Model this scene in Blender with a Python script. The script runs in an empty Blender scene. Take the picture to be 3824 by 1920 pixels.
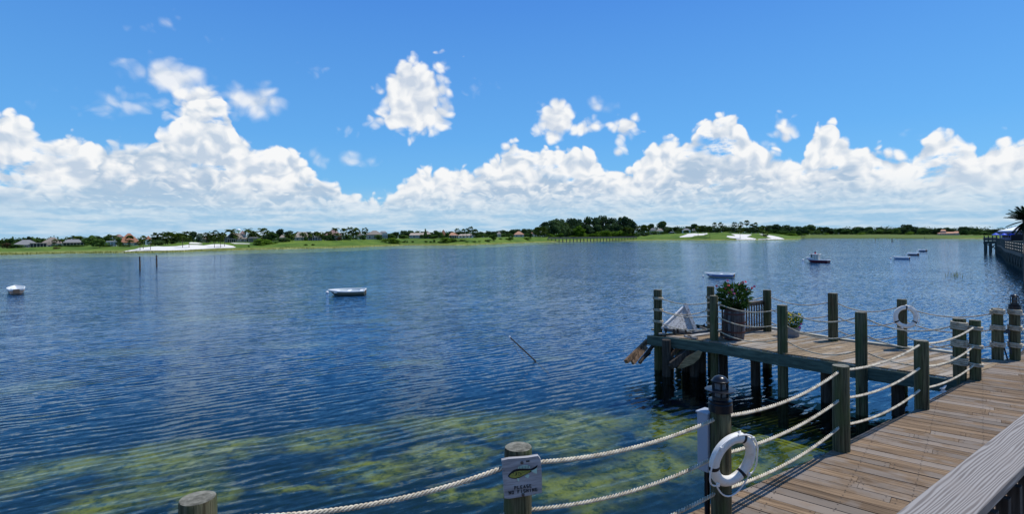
import bpy, bmesh, math, random
import numpy as np
from mathutils import Vector, Matrix, noise as mnoise
R = math.radians
scene = bpy.context.scene
COL = scene.collection

# ------------------------------------------------------------------ camera
W0, H0 = 3824.0, 1920.0            # size of the photograph; all layout measurements refer to it
FPX, PX0, PY0, ROLL = 2020.0, 1912.0, 886.0, R(0.55)
CAMZ, DECK = 4.2, 1.15             # eye height over the water, boardwalk height over the water
cam_d = bpy.data.cameras.new('camera')
cam_d.sensor_width = 36.0
cam_d.lens = FPX / W0 * 36.0
cam_d.shift_y = -(H0 / 2 - PY0) / W0
cam_d.clip_start = 0.05
cam_d.clip_end = 30000
cam = bpy.data.objects.new('camera', cam_d)
COL.objects.link(cam)
cam.matrix_world = Matrix.Translation((0, 0, CAMZ)) @ Matrix.Rotation(R(90), 4, 'X') @ Matrix.Rotation(-ROLL, 4, 'Z')
scene.camera = cam
CAMROT = cam.matrix_world.to_3x3()

def ray(px, py):
    return CAMROT @ Vector(((px - PX0) / FPX, -(py - PY0) / FPX, -1.0))
def at_z(px, py, z=0.0):           # the point at height z that is seen at (px, py)
    d = ray(px, py); t = (z - CAMZ) / d.z
    return Vector((d.x * t, d.y * t, z))
def at_d(px, py, dist):            # the point at forward distance dist
    d = ray(px, py); t = dist / d.y
    return Vector((d.x * t, dist, CAMZ + d.z * t))
def proj(p):
    v = CAMROT.transposed() @ (Vector(p) - Vector((0, 0, CAMZ)))
    return PX0 + FPX * v.x / -v.z, PY0 - FPX * v.y / -v.z

# ------------------------------------------------------------------ node helper
class S:                           # a node socket with arithmetic
    def __init__(s, nt, k): s.nt, s.k = nt, k
    def m(s, op, *a, clamp=False):
        n = s.nt.nodes.new('ShaderNodeMath'); n.operation = op; n.use_clamp = clamp
        for i, v in enumerate((s,) + a):
            if isinstance(v, S): s.nt.links.new(v.k, n.inputs[i])
            else: n.inputs[i].default_value = v
        return S(s.nt, n.outputs[0])
    def __add__(s, o): return s.m('ADD', o)
    __radd__ = __add__
    def __sub__(s, o): return s.m('SUBTRACT', o)
    def __rsub__(s, o): return s.m('MULTIPLY_ADD', -1.0, o)
    def __mul__(s, o): return s.m('MULTIPLY', o)
    __rmul__ = __mul__
    def __truediv__(s, o): return s.m('DIVIDE', o)
    def max(s, o): return s.m('MAXIMUM', o)
    def min(s, o): return s.m('MINIMUM', o)
    def pow(s, o): return s.m('POWER', o)
    def clamp(s): return s.m('ADD', 0.0, clamp=True)
class NT:                          # a node tree with short builders
    def __init__(s, nt):
        s.nt = nt; nt.nodes.clear()
    def node(s, t, **kw):
        n = s.nt.nodes.new(t)
        for k, v in kw.items(): setattr(n, k, v)
        return n
    def put(s, sock, v):
        if isinstance(v, S): s.nt.links.new(v.k, sock)
        elif hasattr(v, 'is_output'): s.nt.links.new(v, sock)
        elif v is not None: sock.default_value = v
    def o(s, n, i=0): return S(s.nt, n.outputs[i])
    def vec(s, x, y, z=0.0):
        n = s.node('ShaderNodeCombineXYZ')
        for i, v in enumerate((x, y, z)): s.put(n.inputs[i], v)
        return s.o(n)
    def xyz(s, v):
        n = s.node('ShaderNodeSeparateXYZ'); s.put(n.inputs[0], v)
        return s.o(n, 0), s.o(n, 1), s.o(n, 2)
    def vm(s, op, a, b=None, out=0):
        n = s.node('ShaderNodeVectorMath', operation=op)
        s.put(n.inputs[0], a)
        if b is not None: s.put(n.inputs[3] if op == 'SCALE' else n.inputs[1], b)
        return s.o(n, out)
    def noise(s, v, scale, detail=4.0, rough=0.5, dist=0.0, lac=2.0, dim='3D', out=0):
        n = s.node('ShaderNodeTexNoise', noise_dimensions=dim)
        s.put(n.inputs['Vector'], v)
        for k, x in (('Scale', scale), ('Detail', detail), ('Roughness', rough), ('Distortion', dist), ('Lacunarity', lac)): s.put(n.inputs[k], x)
        return s.o(n, out)
    def voro(s, v, scale, detail=0.0, rough=0.5, smooth=0.3, feature='SMOOTH_F1', out='Distance', dim='3D', rnd=1.0):
        n = s.node('ShaderNodeTexVoronoi', feature=feature, voronoi_dimensions=dim)
        s.put(n.inputs['Vector'], v)
        for k, x in (('Scale', scale), ('Detail', detail), ('Roughness', rough), ('Smoothness', smooth), ('Randomness', rnd)):
            if k in n.inputs: s.put(n.inputs[k], x)
        return S(s.nt, n.outputs[out])
    def ramp(s, f, pts, interp='LINEAR'):
        n = s.node('ShaderNodeValToRGB'); r = n.color_ramp; r.interpolation = interp
        while len(r.elements) < len(pts): r.elements.new(0.5)
        for e, (p, c) in zip(r.elements, pts):
            e.position = p; e.color = tuple(c) + (1,) if len(c) == 3 else c
        s.put(n.inputs[0], f)
        return s.o(n)
    def step(s, v, a, b, c=0.0, d=1.0, interp='SMOOTHSTEP'):
        n = s.node('ShaderNodeMapRange', interpolation_type=interp)
        for i, x in enumerate((v, a, b, c, d)): s.put(n.inputs[i], x)
        return s.o(n)
    def mix(s, f, a, b, blend='MIX'):
        n = s.node('ShaderNodeMix', data_type='RGBA', blend_type=blend)
        s.put(n.inputs[0], f)
        for k, v in ((6, a), (7, b)):
            if isinstance(v, tuple): v = tuple(v) + (1,) if len(v) == 3 else v
            s.put(n.inputs[k], v)
        return s.o(n, 2)
    def curve(s, f, pts, x0, x1, y0, y1):      # piecewise function of f through pts
        n = s.node('ShaderNodeFloatCurve'); c = n.mapping.curves[0]
        n.mapping.extend = 'HORIZONTAL'
        q = [((x - x0) / (x1 - x0), (y - y0) / (y1 - y0)) for x, y in pts]
        while len(c.points) < len(q): c.points.new(0.5, 0.5)
        for p, (x, y) in zip(c.points, q): p.location = (x, y); p.handle_type = 'AUTO'
        n.mapping.update()
        s.put(n.inputs['Value'], (f - x0) * (1.0 / (x1 - x0)))
        return s.o(n) * (y1 - y0) + y0

# ------------------------------------------------------------------ sky
SUN_EL, SUN_AZ = R(66), R(68)      # azimuth measured from +Y (the view) towards +X
world = bpy.data.worlds.new('World'); scene.world = world
world.use_nodes = True
SKY_STRENGTH = 0.1
def build_world():
    t = NT(world.node_tree)
    sky = t.node('ShaderNodeTexSky', sky_type='NISHITA', sun_disc=False, sun_elevation=SUN_EL, sun_rotation=SUN_AZ,
                 air_density=1.0, dust_density=0.4, ozone_density=2.5, altitude=0)
    K = 1.0 / SKY_STRENGTH
    g = t.node('ShaderNodeTexCoord')
    dx, dy, dz = t.xyz(t.o(g, 0))
    az = dx.m('ARCTAN2', dy)
    el = dz / (1.0 - dz * dz).max(1e-4).m('SQRT')
    el = el.min(20.0)
    def ae(X, Y):                  # direction of a place measured on the 2575 px wide copy of the photograph
        v = ray(X * W0 / 2575.0, Y * W0 / 2575.0)
        return math.atan2(v.x, v.y), v.z / math.hypot(v.x, v.y)
    U = 1.0 / 1360.0               # one such pixel as an angle
    blue = t.mix(1.0, t.o(sky), (0.50, 0.98, 1.42), 'MULTIPLY')
    grad = t.ramp(el * 2.0, [(0.0, (0.30, 0.60, 0.86)), (0.12, (0.21, 0.53, 0.86)), (0.36, (0.135, 0.43, 0.87)), (0.85, (0.078, 0.285, 0.80)), (1.0, (0.068, 0.262, 0.78))])
    blue = t.mix(t.step(el, 3.0, 0.6) * 0.7, blue, t.vm('SCALE', grad, K))
    # ---- noise fields shared by the layers
    p0 = t.vec(az, el * 1.1, 0.0)
    wv = t.noise(p0, 16.0, 2.0, 0.55, dim='2D', out=1)
    pw = t.vm('ADD', p0, t.vm('SCALE', t.vm('SUBTRACT', wv, (0.5, 0.5, 0.5)), 0.03))
    def puffs(p, sc, seed):        # billowing height field, 0..1
        q = t.vm('ADD', p, (seed * 3.1, seed * 1.7, seed))
        v = t.voro(q, sc, 1.0, 0.5, feature='F1', dim='2D')
        n = t.noise(q, sc * 0.55, 7.0, 0.56, dim='2D')
        return n * 0.65 - v * 0.55 + 0.45
    L = (0.010, 0.021, 0.0)
    def layer(colour, top, sc, seed, amp, soft, white, grey, depth, squash=1.0, cov=1.0, relief=1.7, g=0.62, off=0.26, dark=None, gap=0):
        p = t.vm('MULTIPLY', pw, (1.0, squash, 1.0)) if squash != 1.0 else pw
        h = puffs(p, sc, seed)
        h2 = puffs(t.vm('ADD', p, tuple(c * 26.0 / sc for c in L)), sc, seed)
        d = top - el + (h - 0.5) * amp
        a = t.step(d, 0.0, soft)
        if gap:                    # holes and thin places, only below the crisp tops
            hole = 1.0 - t.step(t.noise(t.vec(az, el * 2.2 + seed), 10.0, 5.0, 0.6, dim='2D'), gap, gap + 0.14)
            a = a * (1.0 - hole * t.step(d, 0.012, 0.05))
        if cov != 1.0: a = a * cov
        lit = t.step(d, depth, 0.0, 0.0, 1.0) * g + (h - h2) * relief + off
        if dark is not None: lit = lit - dark
        lit = t.step(lit, 0.05, 0.95, interp='LINEAR')
        return t.mix(a, colour, t.mix(lit, grey, white))
    def c3(r, g_, b): return (r * K, g_ * K, b * K)
    WH, GR = c3(0.93, 0.94, 0.95), c3(0.40, 0.535, 0.70)
    out = blue
    # ---- far hazy deck near the horizon (drawn first)
    # ---- isolated clouds
    def blobs(lst):
        d = None
        for X, Y, rx, ry in lst:
            a0, e0 = ae(X, Y)
            q = t.vm('MULTIPLY', t.vm('SUBTRACT', t.vec(az, el), (a0, e0, 0)), (1 / (rx * U), 1 / (ry * U), 0))
            ln = t.vm('LENGTH', q, out=1)
            v = ln.m('MULTIPLY_ADD', -min(rx, ry) * U, min(rx, ry) * U)
            d = v if d is None else d.max(v)
        return d
    def iso(colour, lst, sc, seed, amp, soft, cov, white, grey, ybase, yspan):
        h = puffs(pw, sc, seed)
        h2 = puffs(t.vm('ADD', pw, tuple(c * 26.0 / sc for c in L)), sc, seed)
        d = blobs(lst) + (h - 0.5) * amp
        a = t.step(d, 0.0, soft) * cov
        lit = t.step((h - h2) * 1.9 + 0.50 + t.step(d, soft * 1.6, 0.0) * 0.25 , 0.05, 0.95, interp='LINEAR')
        return t.mix(a, colour, t.mix(lit, grey, white))
    out = iso(out, [(300, 262, 120, 34), (235, 250, 70, 22), (390, 60, 42, 20), (785, 172, 28, 18), (1218, 210, 42, 26), (560, 205, 18, 20),
                    (525, 88, 22, 14), (880, 325, 30, 14), (330, 165, 40, 16), (1920, 355, 40, 30), (2290, 352, 34, 16)], 34.0, 4.0, 0.062, 0.040, 0.50, WH, c3(0.62, 0.72, 0.84), 0, 1)
    out = iso(out, [(425, 190, 88, 48), (640, 255, 72, 52), (800, 395, 44, 26), (895, 402, 58, 24), (1505, 272, 42, 28)], 26.0, 9.0, 0.036, 0.028, 0.88, WH, c3(0.60, 0.68, 0.79), 0, 1)
    out = iso(out, [(1040, 245, 92, 108), (985, 300, 66, 42), (1095, 285, 52, 52), (1105, 160, 50, 24), (1050, 140, 20, 36), (1400, 300, 66, 64), (1455, 320, 66, 34), (1365, 335, 46, 26), (1568, 322, 46, 46), (1555, 385, 22, 20),
                    (500, 270, 70, 60), (1972, 350, 36, 58)], 30.0, 2.0, 0.052, 0.020, 1.0, WH, c3(0.58, 0.66, 0.78), 0, 1)
    # ---- the cumulus bank: rear towers, then nearer and lower rows
    def prof(pts, lift=0.0):
        q = [ae(x, y - lift) for x, y in pts]
        q = [(-math.pi, 0.14), (-2.6, 0.2), (-2.1, 0.11), (-1.6, 0.19), (-1.15, 0.13)] + q + [(1.0, 0.17), (1.4, 0.13), (1.9, 0.21), (2.4, 0.12), (math.pi, 0.14)]
        return t.curve(az, q, -math.pi, math.pi, 0.0, 0.4)
    rear = prof([(-40, 262), (30, 258), (60, 300), (110, 335), (200, 340), (280, 352), (360, 350), (430, 308), (470, 240), (510, 228), (545, 232), (580, 285), (605, 335), (640, 360),
                 (700, 352), (745, 372), (775, 415), (820, 440), (880, 468), (950, 492), (1000, 456), (1060, 418), (1120, 412), (1180, 418), (1250, 372), (1290, 350), (1325, 372),
                 (1390, 362), (1460, 362), (1510, 385), (1535, 420), (1575, 420), (1620, 378), (1680, 340), (1740, 335), (1775, 285), (1830, 278), (1875, 300), (1905, 362), (1965, 378),
                 (2010, 400), (2040, 345), (2075, 298), (2115, 300), (2150, 360), (2200, 365), (2280, 375), (2320, 330), (2370, 312), (2420, 325), (2455, 372), (2490, 380), (2530, 330), (2590, 322)])
    out = layer(out, rear, 34.0, 1.0, 0.048, 0.011, WH, c3(0.54, 0.64, 0.77), 0.10, relief=2.2, g=0.58, off=0.25, gap=0.27)
    big = t.noise(t.vec(az, el * 2.4), 6.0, 3.0, 0.55, dim='2D')
    dk = t.step(blobs([(390, 395, 170, 48), (400, 478, 170, 26), (60, 520, 120, 26), (250, 430, 110, 44), (640, 400, 90, 40), (800, 470, 90, 24), (1800, 400, 110, 42), (2560, 415, 80, 30), (1450, 440, 110, 26), (2060, 420, 70, 34), (1180, 445, 100, 20)]) + (big - 0.5) * 0.05, -0.012, 0.022) * 0.5 + t.step(big, 0.45, 0.7) * 0.22
    mid = prof([(-40, 440), (80, 420), (170, 430), (230, 390), (300, 352), (380, 350), (450, 352), (540, 420), (600, 440), (680, 430), (760, 430), (840, 455), (900, 492), (980, 480), (1060, 450), (1160, 445), (1250, 425),
                (1350, 400), (1450, 400), (1530, 440), (1600, 452), (1690, 400), (1800, 372), (1880, 400), (1940, 400), (2010, 440), (2060, 400), (2150, 400), (2250, 430), (2330, 400), (2420, 400), (2480, 450), (2590, 400)])
    out = layer(out, mid, 30.0, 6.0, 0.075, 0.024, WH, GR, 0.050, 1.25, 0.9, dark=dk, gap=0.39, off=0.15, g=0.85, relief=2.1)
    low = prof([(-40, 470), (100, 455), (250, 440), (400, 430), (560, 455), (700, 470), (830, 490), (950, 505), (1050, 485), (1200, 470), (1400, 465), (1550, 480), (1700, 455), (1850, 440), (2000, 455), (2150, 440), (2300, 455), (2450, 450), (2590, 470)])
    out = layer(out, low, 40.0, 11.0, 0.085, 0.022, c3(0.86, 0.89, 0.92), c3(0.40, 0.55, 0.72), 0.040, 1.7, 0.85, dark=dk, gap=0.40, off=0.12, g=0.85, relief=2.1)
    low2 = (t.noise(t.vec(az, 3.0), 9.0, 2.0, 0.5) - 0.5) * 0.05 + 0.062
    out = layer(out, low2, 60.0, 15.0, 0.06, 0.02, c3(0.80, 0.87, 0.92), c3(0.42, 0.60, 0.77), 0.028, 2.4, 0.75, gap=0.34, off=0.14, g=0.8)
    # ---- pale stripes and the milky air low over the horizon
    st = t.noise(t.vec(az * 5.0, el * 42.0), 2.2, 4.0, 0.55, dim='2D')
    haze = t.mix(t.step(st, 0.36, 0.66), c3(0.33, 0.565, 0.78), c3(0.56, 0.715, 0.84))
    out = t.mix(t.step(el, 0.100, 0.014) * 0.84, out, haze)
    # below the horizon (never in view): the ground's dull tone
    out = t.mix(t.step(el, 0.0, -0.02), out, c3(0.16, 0.22, 0.26))
    bg = t.node('ShaderNodeBackground'); bg.inputs[1].default_value = SKY_STRENGTH
    t.put(bg.inputs[0], out)
    w = t.node('ShaderNodeOutputWorld'); t.nt.links.new(bg.outputs[0], w.inputs[0])
build_world()
world.cycles.sampling_method = 'MANUAL'; world.cycles.sample_map_resolution = 512

sun_d = bpy.data.lights.new('sun', 'SUN'); sun_d.energy = 4.2; sun_d.angle = R(0.5); sun_d.color = (1.0, 0.965, 0.9)
sun = bpy.data.objects.new('sun', sun_d); COL.objects.link(sun)
SUNV = Vector((math.sin(SUN_AZ) * math.cos(SUN_EL), math.cos(SUN_AZ) * math.cos(SUN_EL), math.sin(SUN_EL)))
sun.rotation_euler = SUNV.to_track_quat('Z', 'Y').to_euler()
scene.view_settings.view_transform = 'Standard'; scene.view_settings.look = 'None'
scene.view_settings.exposure = 0.0; scene.view_settings.gamma = 1.0; scene.view_settings.use_curve_mapping = False
# ------------------------------------------------------------------ objects
def tag(o, label=None, cat=None, group=None, kind=None):
    if label: o['label'] = label
    if cat: o['category'] = cat
    if group: o['group'] = group
    if kind: o['kind'] = kind
    return o
def thing(name, label, cat, loc=(0, 0, 0), rz=0.0, group=None):
    o = bpy.data.objects.new(name, None); COL.objects.link(o)
    o.empty_display_size = 0.2
    o.location = loc; o.rotation_euler = (0, 0, rz)
    return tag(o, label, cat, group)
def obj(name, me, mat=None, parent=None, loc=None, rot=None):
    o = bpy.data.objects.new(name, me); COL.objects.link(o)
    if mat is not None and not me.materials: me.materials.append(mat)
    if parent is not None: o.parent = parent
    if loc is not None: o.location = loc
    if rot is not None: o.rotation_euler = rot
    return o
def kids(o): return [c for c in bpy.data.objects if c.parent is o]
def copy_tree(o, parent=None, tree=None):
    c = o.copy(); COL.objects.link(c)
    if parent is not None: c.parent = parent
    for ch in (tree if tree is not None else kids(o)): copy_tree(ch, c)
    return c

class MB:                          # collects shapes into one mesh
    def __init__(s): s.v, s.f, s.sm = [], [], []
    def add(s, vs, fs, smooth=False):
        n = len(s.v); s.v += [tuple(v) for v in vs]
        s.f += [tuple(i + n for i in f) for f in fs]; s.sm += [smooth] * len(fs)
        return s
    def box(s, c, size, rz=0.0, tilt=None, taper=1.0):
        hx, hy, hz = (x / 2 for x in size); M = Matrix.Rotation(rz, 3, 'Z')
        if tilt: M = M @ Matrix.Rotation(tilt[1], 3, tilt[0])
        vs = [Vector(c) + M @ Vector((x * hx * (taper if z > 0 else 1), y * hy * (taper if z > 0 else 1), z * hz)) for z in (-1, 1) for y in (-1, 1) for x in (-1, 1)]
        return s.add(vs, [(0, 2, 3, 1), (4, 5, 7, 6), (0, 1, 5, 4), (2, 6, 7, 3), (0, 4, 6, 2), (1, 3, 7, 5)])
    def beam(s, a, b, w, h, up=(0, 0, 1)):     # a board from a to b, w wide, h deep along up
        a, b = Vector(a), Vector(b); t = (b - a).normalized(); u = Vector(up)
        sd = t.cross(u).normalized(); u = sd.cross(t).normalized()
        vs = [p + sd * (x * w / 2) + u * (z * h / 2) for p in (a, b) for z in (-1, 1) for x in (-1, 1)]
        return s.add(vs, [(0, 1, 3, 2), (4, 6, 7, 5), (0, 4, 5, 1), (2, 3, 7, 6), (0, 2, 6, 4), (1, 5, 7, 3)])
    def tube(s, pts, r, m=6, cap=True, smooth=True):
        pts = [Vector(p) for p in pts]; n = len(pts); rs = r if isinstance(r, (list, tuple)) else [r] * n
        vs, ref = [], None
        for i, p in enumerate(pts):
            t = (pts[min(i + 1, n - 1)] - pts[max(i - 1, 0)]).normalized()
            a = Vector((0, 0, 1)) if abs(t.z) < 0.95 else Vector((0, 1, 0))
            if ref is not None: a = ref
            sd = t.cross(a).normalized(); u = sd.cross(t).normalized(); ref = u
            vs += [p + (sd * math.cos(k * 2 * math.pi / m) + u * math.sin(k * 2 * math.pi / m)) * rs[i] for k in range(m)]
        fs = [(i * m + k, i * m + (k + 1) % m, (i + 1) * m + (k + 1) % m, (i + 1) * m + k) for i in range(n - 1) for k in range(m)]
        s.add(vs, fs, smooth)
        if cap: s.add(vs[:m], [tuple(range(m))[::-1]]); s.add(vs[-m:], [tuple(range(m))])
        return s
    def lathe(s, prof, m=24, c=(0, 0, 0), smooth=True, cap=(True, True), sx=1.0, sy=1.0):
        vs = [(c[0] + r * sx * math.cos(k * 2 * math.pi / m), c[1] + r * sy * math.sin(k * 2 * math.pi / m), c[2] + z) for r, z in prof for k in range(m)]
        n = len(prof)
        s.add(vs, [(i * m + k, i * m + (k + 1) % m, (i + 1) * m + (k + 1) % m, (i + 1) * m + k) for i in range(n - 1) for k in range(m)], smooth)
        if cap[0]: s.add(vs[:m], [tuple(range(m))[::-1]])
        if cap[1]: s.add(vs[-m:], [tuple(range(m))])
        return s
    def prism(s, poly, z0, z1):    # a flat outline raised from z0 to z1
        n = len(poly); area = sum(poly[i][0] * poly[(i + 1) % n][1] - poly[(i + 1) % n][0] * poly[i][1] for i in range(n))
        if area < 0: poly = poly[::-1]
        vs = [(x, y, z0) for x, y in poly] + [(x, y, z1) for x, y in poly]
        return s.add(vs, [tuple(range(n))[::-1], tuple(range(n, 2 * n))] + [(i, (i + 1) % n, n + (i + 1) % n, n + i) for i in range(n)])
    def quad(s, a, b, c, d): return s.add([a, b, c, d], [(0, 1, 2, 3)])
    def sphere(s, c, r, m=12, n=8, sz=1.0):
        return s.lathe([(r * math.sin(math.pi * i / n) + 1e-4, -r * sz * math.cos(math.pi * i / n)) for i in range(n + 1)], m, c, True, (False, False))
    def me(s, name, mat=None, bevel=0.0):
        me = bpy.data.meshes.new(name); me.from_pydata(s.v, [], s.f)
        me.polygons.foreach_set('use_smooth', s.sm)
        if any(s.sm): me.set_sharp_from_angle(angle=R(38))
        if bevel:
            b = bmesh.new(); b.from_mesh(me); bmesh.ops.remove_doubles(b, verts=b.verts, dist=1e-5)
            bmesh.ops.bevel(b, geom=list(b.edges), offset=bevel, segments=1, affect='EDGES', clamp_overlap=True); b.to_mesh(me); b.free()
        if mat is not None: me.materials.append(mat)
        return me
    def ob(s, name, mat, parent=None, loc=None, rot=None, bevel=0.0): return obj(name, s.me(name, mat, bevel), None, parent, loc, rot)

def mesh_np(name, v, quads, mat, smooth=False):            # a mesh from numpy arrays, quads only
    me = bpy.data.meshes.new(name); v = np.ascontiguousarray(v, np.float32); q = np.ascontiguousarray(quads, np.int32)
    me.vertices.add(len(v)); me.vertices.foreach_set('co', v.ravel())
    k = q.shape[1]
    me.loops.add(q.size); me.loops.foreach_set('vertex_index', q.ravel())
    me.polygons.add(len(q)); me.polygons.foreach_set('loop_start', np.arange(0, q.size, k, dtype=np.int32))
    me.polygons.foreach_set('use_smooth', np.full(len(q), smooth))
    me.update(calc_edges=True); me.validate()
    if mat is not None: me.materials.append(mat)
    return me

def rope_mesh(name, pts, r, mat, pitch=0.09, seg=7, m=5):  # three twisted strands along pts
    P = np.array([tuple(p) for p in pts], float); L = np.r_[0, np.cumsum(np.linalg.norm(np.diff(P, axis=0), axis=1))]
    n = max(4, int(L[-1] / pitch * seg)); s = np.linspace(0, L[-1], n)
    C = np.stack([np.interp(s, L, P[:, i]) for i in range(3)], 1)
    T = np.gradient(C, axis=0); T /= np.linalg.norm(T, axis=1)[:, None]
    A = np.tile([0, 0, 1.0], (n, 1)); A[np.abs(T[:, 2]) > 0.97] = (0, 1, 0)
    sd = np.cross(T, A); sd /= np.linalg.norm(sd, axis=1)[:, None]; up = np.cross(sd, T)
    V, Q = [], []; th = 2 * math.pi * s / pitch; a = np.arange(m) * 2 * math.pi / m
    for k in range(3):
        t = th + k * 2 * math.pi / 3
        c = C + 0.57 * r * (np.cos(t)[:, None] * sd + np.sin(t)[:, None] * up)
        ring = c[:, None, :] + 0.46 * r * (np.cos(a)[None, :, None] * sd[:, None, :] + np.sin(a)[None, :, None] * up[:, None, :])
        b = len(V) * n * m; V.append(ring.reshape(-1, 3))
        i, j = np.meshgrid(np.arange(n - 1), np.arange(m), indexing='ij'); j2 = (j + 1) % m
        Q.append(np.stack([b + i * m + j, b + i * m + j2, b + (i + 1) * m + j2, b + (i + 1) * m + j], -1).reshape(-1, 4))
    return mesh_np(name, np.concatenate(V), np.concatenate(Q), mat, True)

def sag(a, b, drop, n=24):
    a, b = Vector(a), Vector(b)
    return [a.lerp(b, i / n) - Vector((0, 0, 4 * drop * (i / n) * (1 - i / n))) for i in range(n + 1)]

def clip(poly, n, c):              # the part of a 2D outline where n.p <= c
    out = []
    for i in range(len(poly)):
        a, b = poly[i], poly[(i + 1) % len(poly)]
        da, db = n[0] * a[0] + n[1] * a[1] - c, n[0] * b[0] + n[1] * b[1] - c
        if da <= 0: out.append(a)
        if da * db < 0: f = da / (da - db); out.append((a[0] + (b[0] - a[0]) * f, a[1] + (b[1] - a[1]) * f))
    return out
def area2(p): return abs(sum(p[i][0] * p[(i + 1) % len(p)][1] - p[(i + 1) % len(p)][0] * p[i][1] for i in range(len(p)))) / 2

# ------------------------------------------------------------------ materials
MATS = {}
def mat(name, fn):
    if name in MATS: return MATS[name]
    m = bpy.data.materials.new(name); m.use_nodes = True
    t = NT(m.node_tree)
    sh = fn(t)
    o = t.node('ShaderNodeOutputMaterial'); t.nt.links.new(sh.k, o.inputs[0])
    MATS[name] = m
    return m
def pbr(t, col, rough=0.7, bump=None, bstr=0.3, bdist=0.01, spec=0.3, metal=0.0, normal=None):
    n = t.node('ShaderNodeBsdfPrincipled')
    t.put(n.inputs['Base Color'], col if isinstance(col, S) else tuple(col) + (1,)); t.put(n.inputs['Roughness'], rough)
    t.put(n.inputs['Specular IOR Level'], spec); t.put(n.inputs['Metallic'], metal)
    if bump is not None:
        b = t.node('ShaderNodeBump'); b.inputs['Strength'].default_value = bstr; b.inputs['Distance'].default_value = bdist
        t.put(b.inputs['Height'], bump); t.nt.links.new(b.outputs[0], n.inputs['Normal'])
    return t.o(n)
def ocoord(t): n = t.node('ShaderNodeTexCoord'); return t.o(n, 3)
def wpos(t): n = t.node('ShaderNodeNewGeometry'); return t.o(n, 0)
def rnd(t): n = t.node('ShaderNodeObjectInfo'); return S(t.nt, n.outputs['Random'])
def plain(name, col, rough=0.6, var=0.18, scale=4.0, spec=0.3, metal=0.0):
    def fn(t):
        f = t.noise(ocoord(t), scale, 4.0, 0.6)
        return pbr(t, t.mix(f, tuple(c * (1 - var) for c in col), tuple(min(1, c * (1 + var)) for c in col)), rough, spec=spec, metal=metal)
    return mat(name, fn)
def wood(name, dark, light, grain=(1.2, 26.0, 26.0), rough=0.8, var=0.35, bstr=0.35, grey=None, lines=0.6):
    def fn(t):
        r = rnd(t)
        p = t.vm('ADD', ocoord(t), t.vec(r * 17.0, r * 31.0, r * 7.0))
        q = t.vm('MULTIPLY', p, grain)
        a = t.noise(q, 1.0, 5.0, 0.6, 0.6); b = t.noise(t.vm('MULTIPLY', p, tuple(g * 3.2 for g in grain)), 1.0, 3.0, 0.6)
        f = t.step(a * (1 - lines * 0.4) + b * lines * 0.4, 0.34, 0.66)
        c = t.mix(f, dark, light)
        big = t.noise(p, 2.3, 3.0, 0.6)
        if grey: c = t.mix(t.step(big + (r - 0.5) * 0.5, 0.42, 0.68) * 0.85, c, grey)
        st = t.noise(t.vm('MULTIPLY', p, (1.6, 5.0, 5.0)), 1.0, 5.0, 0.7)
        c = t.mix(t.step(st, 0.54, 0.72) * 0.45, c, tuple(x * 0.55 for x in dark))
        c = t.mix(1.0, c, t.mix(r.m('MULTIPLY', 7.31).m('FRACT'), (1 - var,) * 3, (1 + var,) * 3), 'MULTIPLY')
        return pbr(t, c, rough, a + b * 0.4, bstr, 0.006, 0.25)
    return mat(name, fn)
def foliage(name, dark, light, scale=0.9, trans=0.25):
    def fn(t):
        p = ocoord(t); r = rnd(t)
        f = t.noise(t.vm('ADD', p, t.vec(r * 9.0, r * 5.0, 0.0)), scale, 4.0, 0.65)
        c = t.mix(t.step(f, 0.36, 0.66), dark, light)
        c = t.mix(1.0, c, t.mix(r, (0.8, 0.86, 0.9), (1.2, 1.12, 1.0)), 'MULTIPLY')
        d = t.node('ShaderNodeBsdfDiffuse'); t.put(d.inputs[0], c)
        e = t.node('ShaderNodeBsdfTranslucent'); t.put(e.inputs[0], t.mix(1.0, c, (1.3, 1.35, 0.6), 'MULTIPLY'))
        m = t.node('ShaderNodeMixShader'); m.inputs[0].default_value = trans
        t.nt.links.new(d.outputs[0], m.inputs[1]); t.nt.links.new(e.outputs[0], m.inputs[2])
        return t.o(m)
    return mat(name, fn)
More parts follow.
